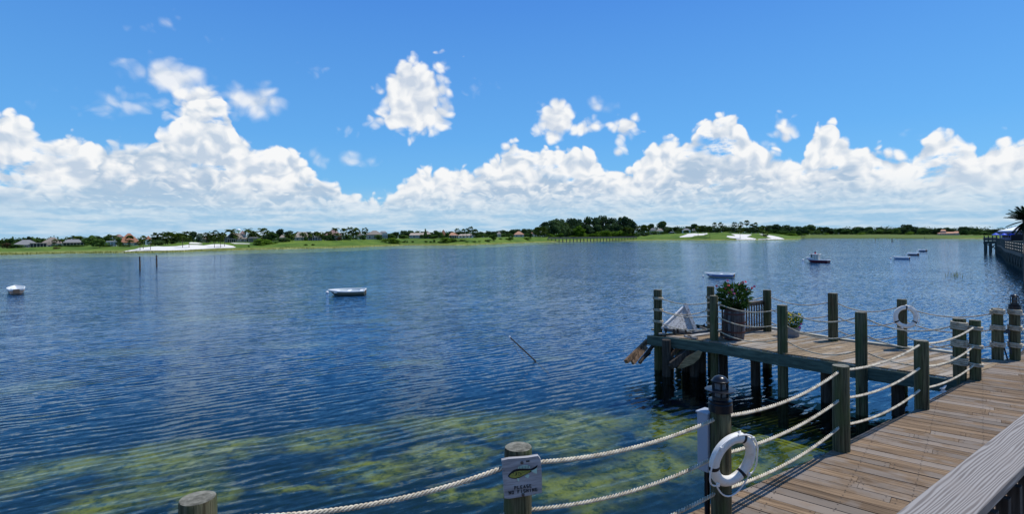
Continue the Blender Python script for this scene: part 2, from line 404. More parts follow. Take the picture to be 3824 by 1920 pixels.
# ------------------------------------------------------------------ lake
CREST = R(29)                      # the ripple crests run along this direction
def water_mat():
    def fn(t):
        P = wpos(t); x, y, z = t.xyz(P)
        u = x * math.cos(CREST) + y * math.sin(CREST)
        v = y * math.cos(CREST) - x * math.sin(CREST)
        far = t.step(y, 14.0, 70.0, interp='LINEAR')
        calm = t.noise(t.vec(x, y), 0.10, 3.0, 0.55, dim='2D')         # gusts: rougher and calmer areas
        amp = t.step(calm, 0.3, 0.7, 0.75, 1.25, 'LINEAR') * (far * 0.55 + 1.0)
        ph = t.noise(t.vec(u * 0.34, v * 0.6), 1.0, 2.0, 0.5, dim='2D') * 17.0
        env = t.step(t.noise(t.vec(u * 0.45, v * 1.5), 1.0, 2.0, 0.5, dim='2D'), 0.28, 0.62)
        s1 = (v * (2 * math.pi / 0.31) + ph).m('SINE')
        s1 = s1 * env
        n1 = t.node('ShaderNodeTexNoise', noise_dimensions='2D'); t.put(n1.inputs['Vector'], t.vec(u * 1.5, v * 7.0)); n1.inputs['Scale'].default_value = 1.0
        n1.inputs['Detail'].default_value = 3.0; n1.inputs['Roughness'].default_value = 0.55
        a1, a2, a3 = t.xyz(t.o(n1, 1))
        n2 = t.node('ShaderNodeTexNoise', noise_dimensions='2D'); t.put(n2.inputs['Vector'], t.vec(u * 6.5, v * 15.0)); n2.inputs['Scale'].default_value = 1.0
        n2.inputs['Detail'].default_value = 2.0
        b1, b2, b3 = t.xyz(t.o(n2, 1))
        n3 = t.noise(t.vec(u * 0.30, v * 0.95), 1.0, 1.0, 0.5, dim='2D')
        sv = (s1 * 0.095 + (a1 - 0.5) * 0.40 + (b1 - 0.5) * 0.18 + (n3 - 0.5) * 0.05) * amp
        su = ((a2 - 0.5) * 0.22 + (b2 - 0.5) * 0.14) * amp
        nx = su * (-math.cos(CREST)) + sv * math.sin(CREST)
        ny = su * (-math.sin(CREST)) - sv * math.cos(CREST)
        N = t.vm('NORMALIZE', t.vec(nx, ny, 1.0))
        gl = t.node('ShaderNodeBsdfGlossy'); gl.inputs['Roughness'].default_value = 0.06
        t.put(gl.inputs['Color'], (0.66, 0.83, 1.0, 1)); t.put(gl.inputs['Normal'], N)
        fr = t.node('ShaderNodeFresnel'); fr.inputs['IOR'].default_value = 1.333; t.put(fr.inputs['Normal'], N)
        tr = t.node('ShaderNodeBsdfTransparent'); t.put(tr.inputs[0], (0.80, 0.90, 0.84, 1))
        m = t.node('ShaderNodeMixShader'); t.put(m.inputs[0], t.o(fr))
        t.nt.links.new(tr.outputs[0], m.inputs[1]); t.nt.links.new(gl.outputs[0], m.inputs[2])
        return t.o(m)
    return mat('water', fn)
def bed_mat():
    PATCH = [(1180, 1062, 230, 34), (1460, 1062, 200, 34), (820, 1108, 140, 34), (380, 1165, 170, 44), (1420, 1105, 160, 34), (1620, 1180, 170, 46), (1720, 1095, 90, 46),
             (1130, 1150, 130, 36), (930, 1180, 130, 26), (480, 1225, 150, 36), (1480, 1235, 150, 46), (1980, 1100, 170, 60), (1880, 1170, 110, 40), (1690, 1035, 80, 26), (110, 1195, 130, 40), (300, 1265, 150, 34),
             (760, 1230, 110, 22), (580, 1120, 110, 20), (1180, 1245, 90, 24)]
    SAND = [(560, 775, 200, 10), (900, 785, 120, 8), (1375, 888, 60, 9), (330, 870, 160, 12), (760, 850, 140, 10), (100, 960, 120, 16), (1020, 900, 120, 10)]
    def fn(t):
        P = wpos(t); x, y, z = t.xyz(P)
        wob = t.noise(t.vec(x, y), 0.55, 4.0, 0.6, out=1, dim='2D')
        q = t.vm('ADD', t.vec(x, y), t.vm('SCALE', t.vm('SUBTRACT', wob, (0.5, 0.5, 0.5)), 2.6))
        def blobs(lst):
            d = None
            for X, Y, rx, ry in lst:
                c = at_z(X * W0 / 2575, Y * W0 / 2575, -0.8); n = at_z((X + rx) * W0 / 2575, Y * W0 / 2575, -0.8); f = at_z(X * W0 / 2575, (Y - ry) * W0 / 2575, -0.8)
                e = t.vm('MULTIPLY', t.vm('SUBTRACT', q, (c.x, c.y, 0)), (1 / (n - c).length, 1 / (f - c).length, 0))
                v = t.vm('LENGTH', e, out=1); d = v if d is None else d.min(v)
            return d
        g = t.noise(t.vec(x, y), 1.6, 6.0, 0.65, dim='2D'); g2 = t.noise(t.vec(x, y), 7.0, 4.0, 0.65, dim='2D')
        k = t.step(blobs(PATCH) + (g - 0.5) * 1.9 + (g2 - 0.5) * 0.5, 1.25, 0.40) * 0.9
        weed = t.mix(g2, (0.003, 0.012, 0.024), (0.012, 0.030, 0.026))
        g3 = t.noise(t.vec(x, y), 22.0, 4.0, 0.7, dim='2D')
        alg = t.mix(t.step(g * 0.6 + g2 * 0.28 + g3 * 0.12, 0.38, 0.62), (0.022, 0.042, 0.012), (0.225, 0.220, 0.026))
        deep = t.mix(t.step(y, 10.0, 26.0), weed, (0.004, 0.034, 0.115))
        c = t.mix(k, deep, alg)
        c = t.mix(t.step(blobs(SAND) + (g - 0.5) * 0.8, 1.1, 0.4) * 0.32, c, (0.20, 0.21, 0.10))
        d = t.node('ShaderNodeBsdfDiffuse'); t.put(d.inputs[0], c)
        return t.o(d)
    return mat('lake_bed', fn)
def ground_sheet(name, z, m, x0=-900, x1=1100, y0=-60, y1=1400, n=40):
    xs = np.linspace(x0, x1, n); ys = y0 + (y1 - y0) * np.linspace(0, 1, n) ** 2.2
    X, Y = np.meshgrid(xs, ys, indexing='ij'); Z = np.vectorize(z)(X, Y)
    i, j = np.meshgrid(np.arange(n - 1), np.arange(n - 1), indexing='ij')
    Q = np.stack([i * n + j, (i + 1) * n + j, (i + 1) * n + j + 1, i * n + j + 1], -1).reshape(-1, 4)
    return tag(obj(name, mesh_np(name, np.stack([X, Y, Z], -1).reshape(-1, 3), Q, m, True)), kind='structure')
ground_sheet('lake_water', lambda x, y: 0.0, water_mat())
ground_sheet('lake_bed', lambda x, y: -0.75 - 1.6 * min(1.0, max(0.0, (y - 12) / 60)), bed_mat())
# ------------------------------------------------------------------ far shore: lawn, bunkers
WL = [(0, 953), (250, 947), (500, 945), (600, 944), (800, 937), (1000, 932), (1250, 927), (1500, 917), (1750, 916), (2000, 906), (2150, 901), (2500, 897), (2750, 897.5), (2900, 896.5), (2975, 895.5), (3010, 889), (3300, 890), (3700, 893)]
GL = [(0, 929), (200, 921), (450, 921), (600, 917), (700, 905), (800, 908), (900, 905), (980, 906), (1050, 899), (1250, 899), (1350, 895), (1450, 895), (1500, 890), (1700, 890), (1850, 886), (1950, 885),
      (2050, 886), (2380, 884), (2430, 877), (2500, 873), (2600, 869), (2680, 868), (2710, 867), (2760, 870), (2850, 872), (2900, 874), (2960, 882), (3010, 877), (3300, 876), (3700, 880)]
def interp(tab, x):
    x = min(max(x, tab[0][0]), tab[-1][0])
    return float(np.interp(x, [p[0] for p in tab], [p[1] for p in tab]))
def hor(px): return PY0 - math.tan(ROLL) * (px - PX0)
def column(px):                    # shore line distance, crest distance, crest height
    cx = min(max(px, 0), 3700)
    d0 = at_z(cx, interp(WL, cx)).y
    dc = d0 + (38 if px < 2400 else 60 if px < 2990 else 34)
    r = ray(cx, interp(GL, cx))
    return d0, dc, max(0.7, CAMZ + r.z / r.y * dc)
def surf(px, py, lift=0.0):        # the place on the slope that is seen at (px, py)
    d0, dc, h = column(px); r = ray(px, py); m = r.z / r.y
    t = (CAMZ + m * d0) / (h - m * (dc - d0)); d = d0 + t * (dc - d0)
    return Vector((r.x / r.y * d, d, h * t + lift))
def ground(px, extra):             # a place behind (extra > 0) or on the slope before the crest
    d0, dc, h = column(px); d = dc + extra
    z = h if extra >= 0 else h * max(0.0, (d - d0) / (dc - d0))
    r = ray(px, hor(px))
    return Vector((r.x / r.y * d, d, z))
def grass_mat():
    def fn(t):
        P = wpos(t); x, y, z = t.xyz(P)
        a = t.noise(P, 0.08, 5.0, 0.65); b = t.noise(P, 0.9, 5.0, 0.65)
        lawn = t.mix(t.step(a * 0.6 + b * 0.4, 0.36, 0.64), (0.045, 0.096, 0.013), (0.128, 0.188, 0.026))
        marsh = t.mix(t.step(b * 0.6 + a * 0.4, 0.38, 0.62), (0.13, 0.155, 0.030), (0.33, 0.33, 0.12))
        k = t.step(z + (b - 0.5) * 0.9 + (a - 0.5) * 0.7, 0.95, 0.35)
        c = t.mix(k, lawn, marsh)
        c = t.mix(t.step(y, 380.0, 420.0) * t.step(x, 260.0, 300.0), c, t.mix(b, (0.06, 0.10, 0.02), (0.14, 0.17, 0.045)))
        return pbr(t, c, 0.9, b, 0.6, 0.3, 0.1)
    return mat('grass', fn)
def make_shore():
    pxs = list(np.arange(-900, 4800, 14.0)) + [2985, 2990, 3004]; pxs.sort()
    rows = [-0.25, 0.0, 0.08, 0.2, 0.4, 0.6, 0.8, 0.93, 1.0]; V = []
    beyond = [10, 40, 120, 400, 1200, 4000]
    for px in pxs:
        d0, dc, h = column(px); r = ray(px, hor(px)); k = r.x / r.y
        for t in rows:
            d = d0 + t * (dc - d0)
            z = h * t + (0.05 * mnoise.noise((px * 0.02, t * 6, 0)) if 0 < t < 1 else 0) - (0.6 if t < 0 else 0)
            V.append((k * d, d, z))
        for e in beyond: V.append((k * (dc + e), dc + e, h + (0.0 if e < 300 else (e - 200) * 0.001)))
    n, m = len(pxs), len(rows) + len(beyond)
    i, j = np.meshgrid(np.arange(n - 1), np.arange(m - 1), indexing='ij')
    Q = np.stack([i * m + j, (i + 1) * m + j, (i + 1) * m + j + 1, i * m + j + 1], -1).reshape(-1, 4)
    tag(obj('shore_lawn', mesh_np('shore_lawn', np.array(V), Q, grass_mat(), True)), kind='structure')
make_shore()
SANDM = mat('bunker_sand', lambda t: pbr(t, t.mix(t.noise(wpos(t), 0.6, 5.0, 0.6), (0.58, 0.55, 0.48), (0.74, 0.71, 0.65)), 0.9, spec=0.1))
def bunker(poly):
    xs = [p[0] for p in poly]; b = MB(); prev = {}
    px = min(xs) + 0.3; st = 2.0
    while px < max(xs):
        ys = sorted(a[1] + (c[1] - a[1]) * (px - a[0]) / (c[0] - a[0]) for a, c in zip(poly, poly[1:] + poly[:1]) if (a[0] - px) * (c[0] - px) < 0)
        for s in range(0, len(ys) - 1, 2):
            y0, y1 = ys[s], ys[s + 1]
            for q in range(5):
                ya, yb = y0 + (y1 - y0) * q / 5, y0 + (y1 - y0) * (q + 1) / 5
                b.quad(surf(px, yb, 0.12), surf(px + st, yb, 0.12), surf(px + st, ya, 0.12), surf(px, ya, 0.12))
        px += st
    tag(b.ob('sand_bunker', SANDM), kind='structure')
bunker([(500, 933), (520, 927), (560, 923), (585, 921), (610, 922), (655, 921), (700, 915.5), (735, 916), (760, 918), (790, 914), (812, 913), (840, 914), (870, 920), (881, 925.5), (860, 927), (820, 928), (760, 931), (690, 935), (620, 937), (560, 937.5), (500, 939), (453, 943), (470, 938)])
bunker([(703, 909), (712, 906), (735, 907), (757, 911), (740, 912), (707, 911.5)])
bunker([(858, 907.5), (885, 909), (933, 910), (930, 912), (875, 911.5)])
bunker([(2536, 885), (2560, 877), (2568, 873.4), (2593, 871.8), (2616, 873), (2640, 871.2), (2642, 874), (2626, 879), (2593, 881), (2583, 885), (2539, 887)])
bunker([(2729, 874), (2765, 875.5), (2803, 876), (2806, 878), (2787, 885), (2824, 892.6), (2818, 896.6), (2750, 896.4), (2748, 891.6), (2725, 889), (2712, 885), (2715, 881), (2744, 882), (2742, 879)])
bunker([(2834, 875.5), (2845, 878), (2862, 884), (2880, 890), (2828, 893.6), (2834, 895.6), (2929, 894.5), (2923, 890.6), (2908, 886), (2886, 881), (2859, 877), (2845, 875)])

# ------------------------------------------------------------------ vegetation prototypes
PR = np.random.default_rng(7)
LEAF = {'oak': foliage('oak_leaves', (0.028, 0.054, 0.030), (0.078, 0.128, 0.050), 0.35), 'bright': foliage('bright_leaves', (0.060, 0.120, 0.014), (0.13, 0.21, 0.030), 0.5),
        'mid': foliage('mid_leaves', (0.034, 0.072, 0.024), (0.10, 0.17, 0.042), 0.45), 'red': foliage('reddish_leaves', (0.06, 0.045, 0.028), (0.12, 0.085, 0.05), 0.8),
        'palm': foliage('palm_fronds', (0.030, 0.060, 0.016), (0.115, 0.155, 0.034), 0.8), 'pale': foliage('pale_blue_leaves', (0.06, 0.10, 0.085), (0.15, 0.20, 0.17), 0.8)}
BARK = plain('bark', (0.10, 0.08, 0.06), 0.9, 0.4, 3.0)
def leaf_cloud(lobes, n, size, fill=0.35):  # leaf clumps spread through and over the lobes, as bent quads
    L = np.array(lobes, float); w = L[:, 3] ** 2; k = PR.choice(len(L), n, p=w / w.sum())
    d = PR.normal(size=(n, 3)); d /= np.linalg.norm(d, axis=1)[:, None]
    r = np.where(PR.random(n) < fill, PR.random(n) ** 0.5, PR.uniform(0.82, 1.10, n))
    c = L[k, :3] + d * (L[k, 3] * r)[:, None] * np.array([1, 1, 0.85])
    nrm = d + PR.normal(size=(n, 3)) * 0.55 + [0, 0, 0.25]; nrm /= np.linalg.norm(nrm, axis=1)[:, None]
    a = np.cross(nrm, PR.normal(size=(n, 3))); a /= np.linalg.norm(a, axis=1)[:, None]; b = np.cross(nrm, a)
    s = size * PR.uniform(0.5, 1.25, n)[:, None]
    q = [c - a * s, c + b * s * 0.62 - nrm * s * 0.2, c + a * s, c - b * s * 0.62 - nrm * s * 0.2]
    return np.stack(q, 1).reshape(-1, 3), np.arange(4 * n).reshape(n, 4)
def crown_mesh(name, kind, seed, n=620, flat=0.8, size=0.085, low=0.2):
    rng = random.Random(seed); lobes = []
    for _ in range(rng.randint(9, 13)):
        a = rng.uniform(0, 6.283); r = rng.uniform(0, 0.36); z = rng.uniform(low, 0.82)
        k = math.sin(min(1, max(0.05, (1.02 - z) * 1.7)) * 1.5708)
        lobes.append((r * math.cos(a) * k, r * math.sin(a) * k, z, rng.uniform(0.13, 0.23)))
    lobes.append((0, 0, 0.62, 0.26))
    v, q = leaf_cloud(lobes, n, size); v[:, 2] = np.maximum(v[:, 2], 0.02)
    return mesh_np(name, v, q, LEAF[kind])         # unit height, about unit width
def trunk_mesh(name, seed):
    rng = random.Random(seed); b = MB()
    b.tube([(0, 0, -0.03), (0.01, 0, 0.15), (0, 0.01, 0.32), (0.02, 0, 0.55)], [0.034, 0.026, 0.022, 0.010], 6)
    for _ in range(5):
        a = rng.uniform(0, 6.28); b.tube([(0, 0, rng.uniform(0.18, 0.35)), (0.14 * math.cos(a), 0.14 * math.sin(a), 0.45), (0.3 * math.cos(a), 0.3 * math.sin(a), 0.66)], [0.014, 0.01, 0.004], 5)
    return b.me(name, BARK)
CROWN = {'oak': [crown_mesh('crown', 'oak', s, 1250, low=0.12, size=0.062) for s in (1, 2, 3, 4)], 'mid': [crown_mesh('crown', 'mid', s, 950, low=0.25, size=0.068) for s in (5, 6, 7)], 'bright': [crown_mesh('crown', 'bright', s, 520, low=0.1) for s in (8, 9)],
         'red': [crown_mesh('crown', 'red', 10, 420)], 'pale': [crown_mesh('crown', 'pale', 11, 380)]}
def bush_mesh(kind, seed, n=420):
    rng = random.Random(seed)
    lobes = [(rng.uniform(-0.34, 0.34), rng.uniform(-0.3, 0.3), rng.uniform(0.1, 0.62), rng.uniform(0.16, 0.30)) for _ in range(9)]
    v, q = leaf_cloud(lobes, n, 0.085); v[:, 2] = np.maximum(v[:, 2], -0.02)
    return mesh_np('foliage', v, q, LEAF[kind])
BUSH = {k: [bush_mesh(k, s) for s in (20, 21)] for k in ('bright', 'mid', 'oak', 'red', 'pale')}
TRUNKS = [trunk_mesh('trunk', s) for s in (31, 32)]
def conifer_mesh():
    v, q = leaf_cloud([(0, 0, 0.12 + 0.8 * i / 9, 0.20 * (1 - i / 10) + 0.03) for i in range(10)], 420, 0.07)
    return mesh_np('crown', v, q, LEAF['mid'])
CONIFER = conifer_mesh()
def fan_palm_mesh(seed, n=58):     # head of a cabbage palm: stiff fans in a ball round the trunk top, unit radius
    rng = random.Random(seed); b = MB()
    for i in range(n):
        a = rng.uniform(0, 6.283); e = math.asin(rng.uniform(-0.85, 1.0)); L = rng.uniform(0.5, 0.62)
        d = Vector((math.cos(a) * math.cos(e), math.sin(a) * math.cos(e), math.sin(e))); s = d.cross((0, 0, 1)).normalized() if abs(d.z) < .98 else Vector((1, 0, 0)); u = s.cross(d)
        c = d * L; b.add([(0, 0, 0), d * L + s * 0.012, d * L - s * 0.012], [(0, 1, 2)])
        for k in range(-3, 4):
            w = k * 0.36; t = (d * math.cos(w) + s * math.sin(w) - u * 0.12 * abs(k) / 2 - Vector((0, 0, 0.14))) * rng.uniform(0.36, 0.48)
            x = (s * math.cos(w) - d * math.sin(w)) * 0.085
            b.add([c, c + t * 0.5 + x, c + t, c + t * 0.5 - x], [(0, 1, 2, 3)])
    return b.me('crown', LEAF['palm'])
def feather_palm_mesh(seed, n=22, pairs=9, droop=0.9, wide=0.30, emin=-0.1):     # arching feather fronds, unit length
    rng = random.Random(seed); b = MB()
    for i in range(n):
        a = i * 2.399 + rng.uniform(-.2, .2); e = rng.uniform(emin, 1.3); d = Vector((math.cos(a), math.sin(a), 0)); s = Vector((-d.y, d.x, 0))
        pts = []; p = Vector((0, 0, 0)); st = 1.0 / pairs
        for k in range(pairs + 1):
            pts.append(p.copy()); p = p + (d * math.cos(e) + Vector((0, 0, math.sin(e)))) * st; e -= droop * 1.9 * st
        for k in range(pairs):
            t = pts[k + 1] - pts[k]; u = s.cross(t.normalized())
            w = wide * math.sin(math.pi * min(1, (k + 1.2) / (pairs + 0.8))) ** 0.7
            b.add([pts[k] + s * 0.010, pts[k] - s * 0.010, pts[k + 1] - s * 0.008, pts[k + 1] + s * 0.008], [(0, 1, 2, 3)])
            for sg in (-1, 1):
                for h in (0.0, 0.5):
                    o = pts[k] + t * h; tip = o + s * sg * w + t * 1.1 + Vector((0, 0, -0.28 * w)) + u * 0.05
                    b.add([o, o + t * 0.62, tip], [(0, 1, 2)])
    return b.me('crown', LEAF['palm'])
FAN = [fan_palm_mesh(s) for s in (41, 42, 43)]
FEATHER = [feather_palm_mesh(s) for s in (51, 52)]
def palm_trunk_mesh():
    return MB().tube([(0, 0, -0.02), (0.004, 0, 0.5), (0, 0, 1.0)], [1.25, 1.0, 0.85], 7).me('trunk', BARK)
PTRUNK = MB().tube([(0, 0, -0.04), (0, 0, 0.3), (0, 0, 0.7), (0, 0, 1.0)], [0.022, 0.017, 0.016, 0.015], 7).me('trunk', BARK)
rg = random.Random(99)
def tree(px, ytop, extra, kind, width, label, group=None, base=None):
    """px, ytop, width: where the crown is seen in the photograph; extra: metres behind the crest of the lawn"""
    g = surf(px, base) if base else ground(px, extra)
    zt = at_d(px, ytop, g.y).z; h = max(0.8, zt - g.z); w = width / FPX * g.y
    cat = 'palm' if kind in ('fan', 'feather') else 'bush' if kind.startswith('bush') else 'tree'
    name = {'fan': 'fan_palm', 'feather': 'feather_palm', 'conifer': 'conifer_tree'}.get(kind, 'bush' if cat == 'bush' else 'broadleaf_tree')
    o = thing(name, label, cat, g, rg.uniform(0, 6.28), group)
    if kind == 'fan':
        r = w * 0.56; c = obj('crown', rg.choice(FAN), None, o, (0, 0, max(0.5, h - r * 0.82))); c.scale = (r, r, r)
        k = obj('trunk', PTRUNK, None, o); H = max(0.5, h - r * 0.82); k.scale = (H * 0.7 + 3, H * 0.7 + 3, H)
    elif kind == 'feather':
        r = w * 0.62; c = obj('crown', rg.choice(FEATHER), None, o, (0, 0, max(0.5, h - r * 0.5))); c.scale = (r, r, r)
        k = obj('trunk', PTRUNK, None, o); H = max(0.5, h - r * 0.5); k.scale = (H * 0.7 + 2, H * 0.7 + 2, H)
    elif kind == 'conifer':
        c = obj('crown', CONIFER, None, o); c.scale = (w * 2, w * 2, h)
        k = obj('trunk', TRUNKS[0], None, o); k.scale = (w, w, h)
    elif kind.startswith('bush'):
        c = obj('foliage', rg.choice(BUSH[kind[5:]]), None, o); c.scale = (w, w, h * 1.12)
    else:
        c = obj('crown', rg.choice(CROWN[kind]), None, o); c.scale = (w * 1.05, w * 1.05, h)
        k = obj('trunk', rg.choice(TRUNKS), None, o); k.scale = (h * 0.8, h * 0.8, h)
    return o
# ------------------------------------------------------------------ houses on the far shore
ROOFC = {'grey': (0.20, 0.20, 0.20), 'brown': (0.24, 0.20, 0.165), 'tan': (0.36, 0.30, 0.24), 'terracotta': (0.38, 0.17, 0.10), 'rose': (0.30, 0.19, 0.17), 'orange': (0.48, 0.25, 0.15)}
ROOFM = {k: plain('roof_' + k, c, 0.85, 0.22, 1.5) for k, c in ROOFC.items()}
WALLM = {'cream': plain('cream_stucco', (0.55, 0.48, 0.34), 0.85, 0.08), 'beige': plain('beige_stucco', (0.40, 0.35, 0.28), 0.85, 0.08), 'white': plain('white_stucco', (0.72, 0.71, 0.68), 0.8, 0.05), 'pink': plain('pink_stucco', (0.50, 0.33, 0.26), 0.85, 0.08), 'grey': plain('grey_stucco', (0.34, 0.34, 0.33), 0.85, 0.08)}
WHITE = plain('white_paint', (0.78, 0.78, 0.76), 0.45, 0.05)
GLASS = mat('window_glass', lambda t: pbr(t, (0.02, 0.028, 0.035), 0.08, spec=0.6))
SCREEN = plain('dark_screen', (0.025, 0.03, 0.035), 0.6, 0.2)
HEDGE = None
def house(px0, px1, ytop, yeave, ybase, extra, roof, wall, label, nwin=3, ridge=0.35, lanai=None, lanai_white=False, group=None, gable=False):
    cx = (px0 + px1) / 2; g = ground(cx, extra); k = g.y / FPX * math.cos(math.atan2(g.x, g.y))
    W = (px1 - px0) * k; g.z = at_d(cx, ybase, g.y).z
    he = at_d(cx, yeave, g.y).z - g.z; ht = at_d(cx, ytop, g.y).z - g.z; D = W * 0.6
    o = thing('house', label, 'house', g, -math.atan2(g.x, g.y), group)
    MB().box((0, D / 2, he / 2 - 0.5), (W * 0.94, D * 0.94, he + 1.0)).ob('wall', WALLM[wall], o)
    x, r = W / 2, W * ridge / 2
    rf = MB(); e = he - 0.02; T = 0.25
    if gable: r = x
    rf.add([(-x, 0, e), (x, 0, e), (x, D, e), (-x, D, e), (-r, D / 2, ht), (r, D / 2, ht), (-x, 0, e - T), (x, 0, e - T), (x, D, e - T), (-x, D, e - T)],
           [(0, 1, 5, 4), (1, 2, 5), (2, 3, 4, 5), (3, 0, 4), (6, 7, 1, 0), (7, 8, 2, 1), (8, 9, 3, 2), (9, 6, 0, 3), (9, 8, 7, 6)])
    rf.ob('roof', ROOFM[roof], o)
    for i in range(nwin):
        wx = (i + 0.5) / nwin * W * 0.84 - W * 0.42
        w = MB().box((wx, D * 0.03 - 0.03, he * 0.52), (W * 0.84 / nwin * 0.55, 0.08, he * 0.5)).ob('window', WHITE, o)
        MB().box((wx, D * 0.03 - 0.075, he * 0.52), (W * 0.84 / nwin * 0.47, 0.03, he * 0.42)).ob('pane', GLASS, w)
    if lanai:                       # a screened porch on the lake side: dark mesh between posts under a flat lintel
        a, b, yt, n = lanai; xa, xb = (a - cx) * k, (b - cx) * k; hh = at_d(cx, yt, g.y).z - g.z
        m = WHITE if lanai_white else WALLM['beige']
        MB().box(((xa + xb) / 2, -0.9, hh / 2 - 0.3), (xb - xa - 0.1, 1.8, hh + 0.4)).ob('porch_screen', SCREEN, o)
        MB().box(((xa + xb) / 2, -1.0, hh + 0.08), (xb - xa + 0.3, 2.2, 0.22)).ob('porch_roof', m, o)
        for i in range(n + 1): MB().box((xa + (xb - xa) * i / n, -1.85, hh / 2 - 0.2), (0.2, 0.16, hh + 0.4)).ob('porch_post', m, o)
    return o
house(45, 152, 896, 914, 927, 6, 'grey', 'beige', 'low house with a wide grey hip roof, leftmost on the far shore', 3, 0.25, (112, 175, 909, 5))
house(150, 243, 886, 909, 924, 14, 'brown', 'cream', 'house with a tall brown hip roof beside the grey roofed one', 3, 0.15)
house(172, 195, 901, 914, 923, 3, 'brown', 'cream', 'small gabled brown annex in front of the brown roofed house', 1, 0.05)
house(232, 314, 894, 906, 919, 8, 'grey', 'beige', 'long house whose porch has a row of pale columns and dark screens', 2, 0.5, (236, 312, 907, 6))
house(388, 436, 900, 903, 920, 5, 'grey', 'white', 'white framed screen enclosure left of the terracotta roofed house', 0, 0.6, (392, 434, 903, 8), True)
house(438, 526, 871, 905, 920, 8, 'terracotta', 'cream', 'yellow house with a steep terracotta roof by the left bunker', 3, 0.1)
house(425, 462, 875, 884, 905, 60, 'rose', 'grey', 'distant purple roofed house peeping over trees left of the terracotta roof', 1, 0.2)
house(542, 566, 881, 893, 910, 40, 'terracotta', 'white', 'small distant red roof right of the steep terracotta roof', 1, 0.1)
house(754, 780, 882, 894, 906, 6, 'tan', 'beige', 'small tan roofed house behind the agaves and palms', 1, 0.5)
house(738, 762, 877, 884, 900, 40, 'tan', 'cream', 'small pale roof glimpsed between palm crowns', 1, 0.5)
house(838, 925, 870, 892, 905, 8, 'brown', 'beige', 'brown roofed house below the water tower', 3, 0.45, (850, 880, 893, 4))
house(893, 920, 861, 874, 890, 50, 'rose', 'grey', 'plum coloured roof right of the water tower', 1, 0.1)
house(925, 970, 886, 888, 906, 5, 'grey', 'grey', 'dark pool cage with thin grey frames beside the round bush', 0, 0.6, (928, 968, 889, 9))
house(1043, 1068, 878, 887, 898, 10, 'tan', 'beige', 'low tan roof left of the tall tan roofed house', 1, 0.3)
house(1098, 1158, 866, 886, 900, 8, 'tan', 'beige', 'house with a tall pale tan roof and a small terrace', 3, 0.5)
house(1152, 1204, 882, 885, 900, 5, 'grey', 'white', 'white pool enclosure on posts right of the tall tan roof', 0, 0.6, (1154, 1186, 886, 5), True)
house(1212, 1278, 857, 878, 898, 10, 'rose', 'beige', 'rose brown hip roofed house left of the cabbage palms', 3, 0.15)
house(1335, 1352, 864, 880, 895, 14, 'tan', 'cream', 'cream wall and tan roof seen between two cabbage palms', 1, 0.2)
house(1366, 1432, 861, 876, 896, 8, 'brown', 'beige', 'brown roofed house right of the cabbage palms with a white lanai', 3, 0.2, (1420, 1446, 877, 6), True)
house(1416, 1447, 863, 870, 890, 30, 'grey', 'grey', 'grey roofed house with upper windows behind the white lanai', 2, 0.5)
house(1528, 1612, 870, 878, 891, 8, 'tan', 'grey', 'long low house with a straight tan roof left of the conifer', 3, 0.85)
house(1572, 1612, 863, 877, 888, 26, 'brown', 'grey', 'brown roofed house behind the conifer', 1, 0.3)
house(1644, 1668, 858, 878, 890, 20, 'terracotta', 'beige', 'steep terracotta roof right of the rounded tree', 1, 0.1)
house(1676, 1712, 868, 879, 891, 6, 'orange', 'cream', 'orange roofed house with a white porch left of the tall palms', 0, 0.5, (1680, 1704, 880, 3), True)
house(1708, 1770, 874, 880, 889, 8, 'tan', 'white', 'white house behind the row of tall cabbage palms', 4, 0.6)
house(1856, 1872, 866, 874, 886, 16, 'tan', 'beige', 'tiny tan roof among the dark trees left of the wood', 1, 0.3)
house(1918, 1958, 864, 876, 886, 10, 'orange', 'grey', 'orange roofed house just left of the wood', 2, 0.2)
house(1978, 1996, 868, 876, 886, 12, 'orange', 'cream', 'small orange roof at the edge of the wood', 1, 0.2)
house(2424, 2452, 851, 860, 876, 34, 'grey', 'beige', 'grey roof below the lone oak right of the wood', 1, 0.2)
house(2450, 2478, 853, 862, 874, 24, 'tan', 'white', 'tan roof with a white wall right of the lone oak', 2, 0.3)
house(2502, 2519, 865, 867, 876, 8, 'grey', 'white', 'small white pergola house left of the right bunkers', 0, 0.6, (2502, 2518, 867, 2), True)
house(2546, 2580, 853, 860, 872, 22, 'grey', 'white', 'white house with a pale grey roof behind the right bunkers', 2, 0.3)
house(2584, 2602, 853, 862, 871, 16, 'brown', 'beige', 'brown gable roof behind the left palm of the right bunkers', 1, 0.1)
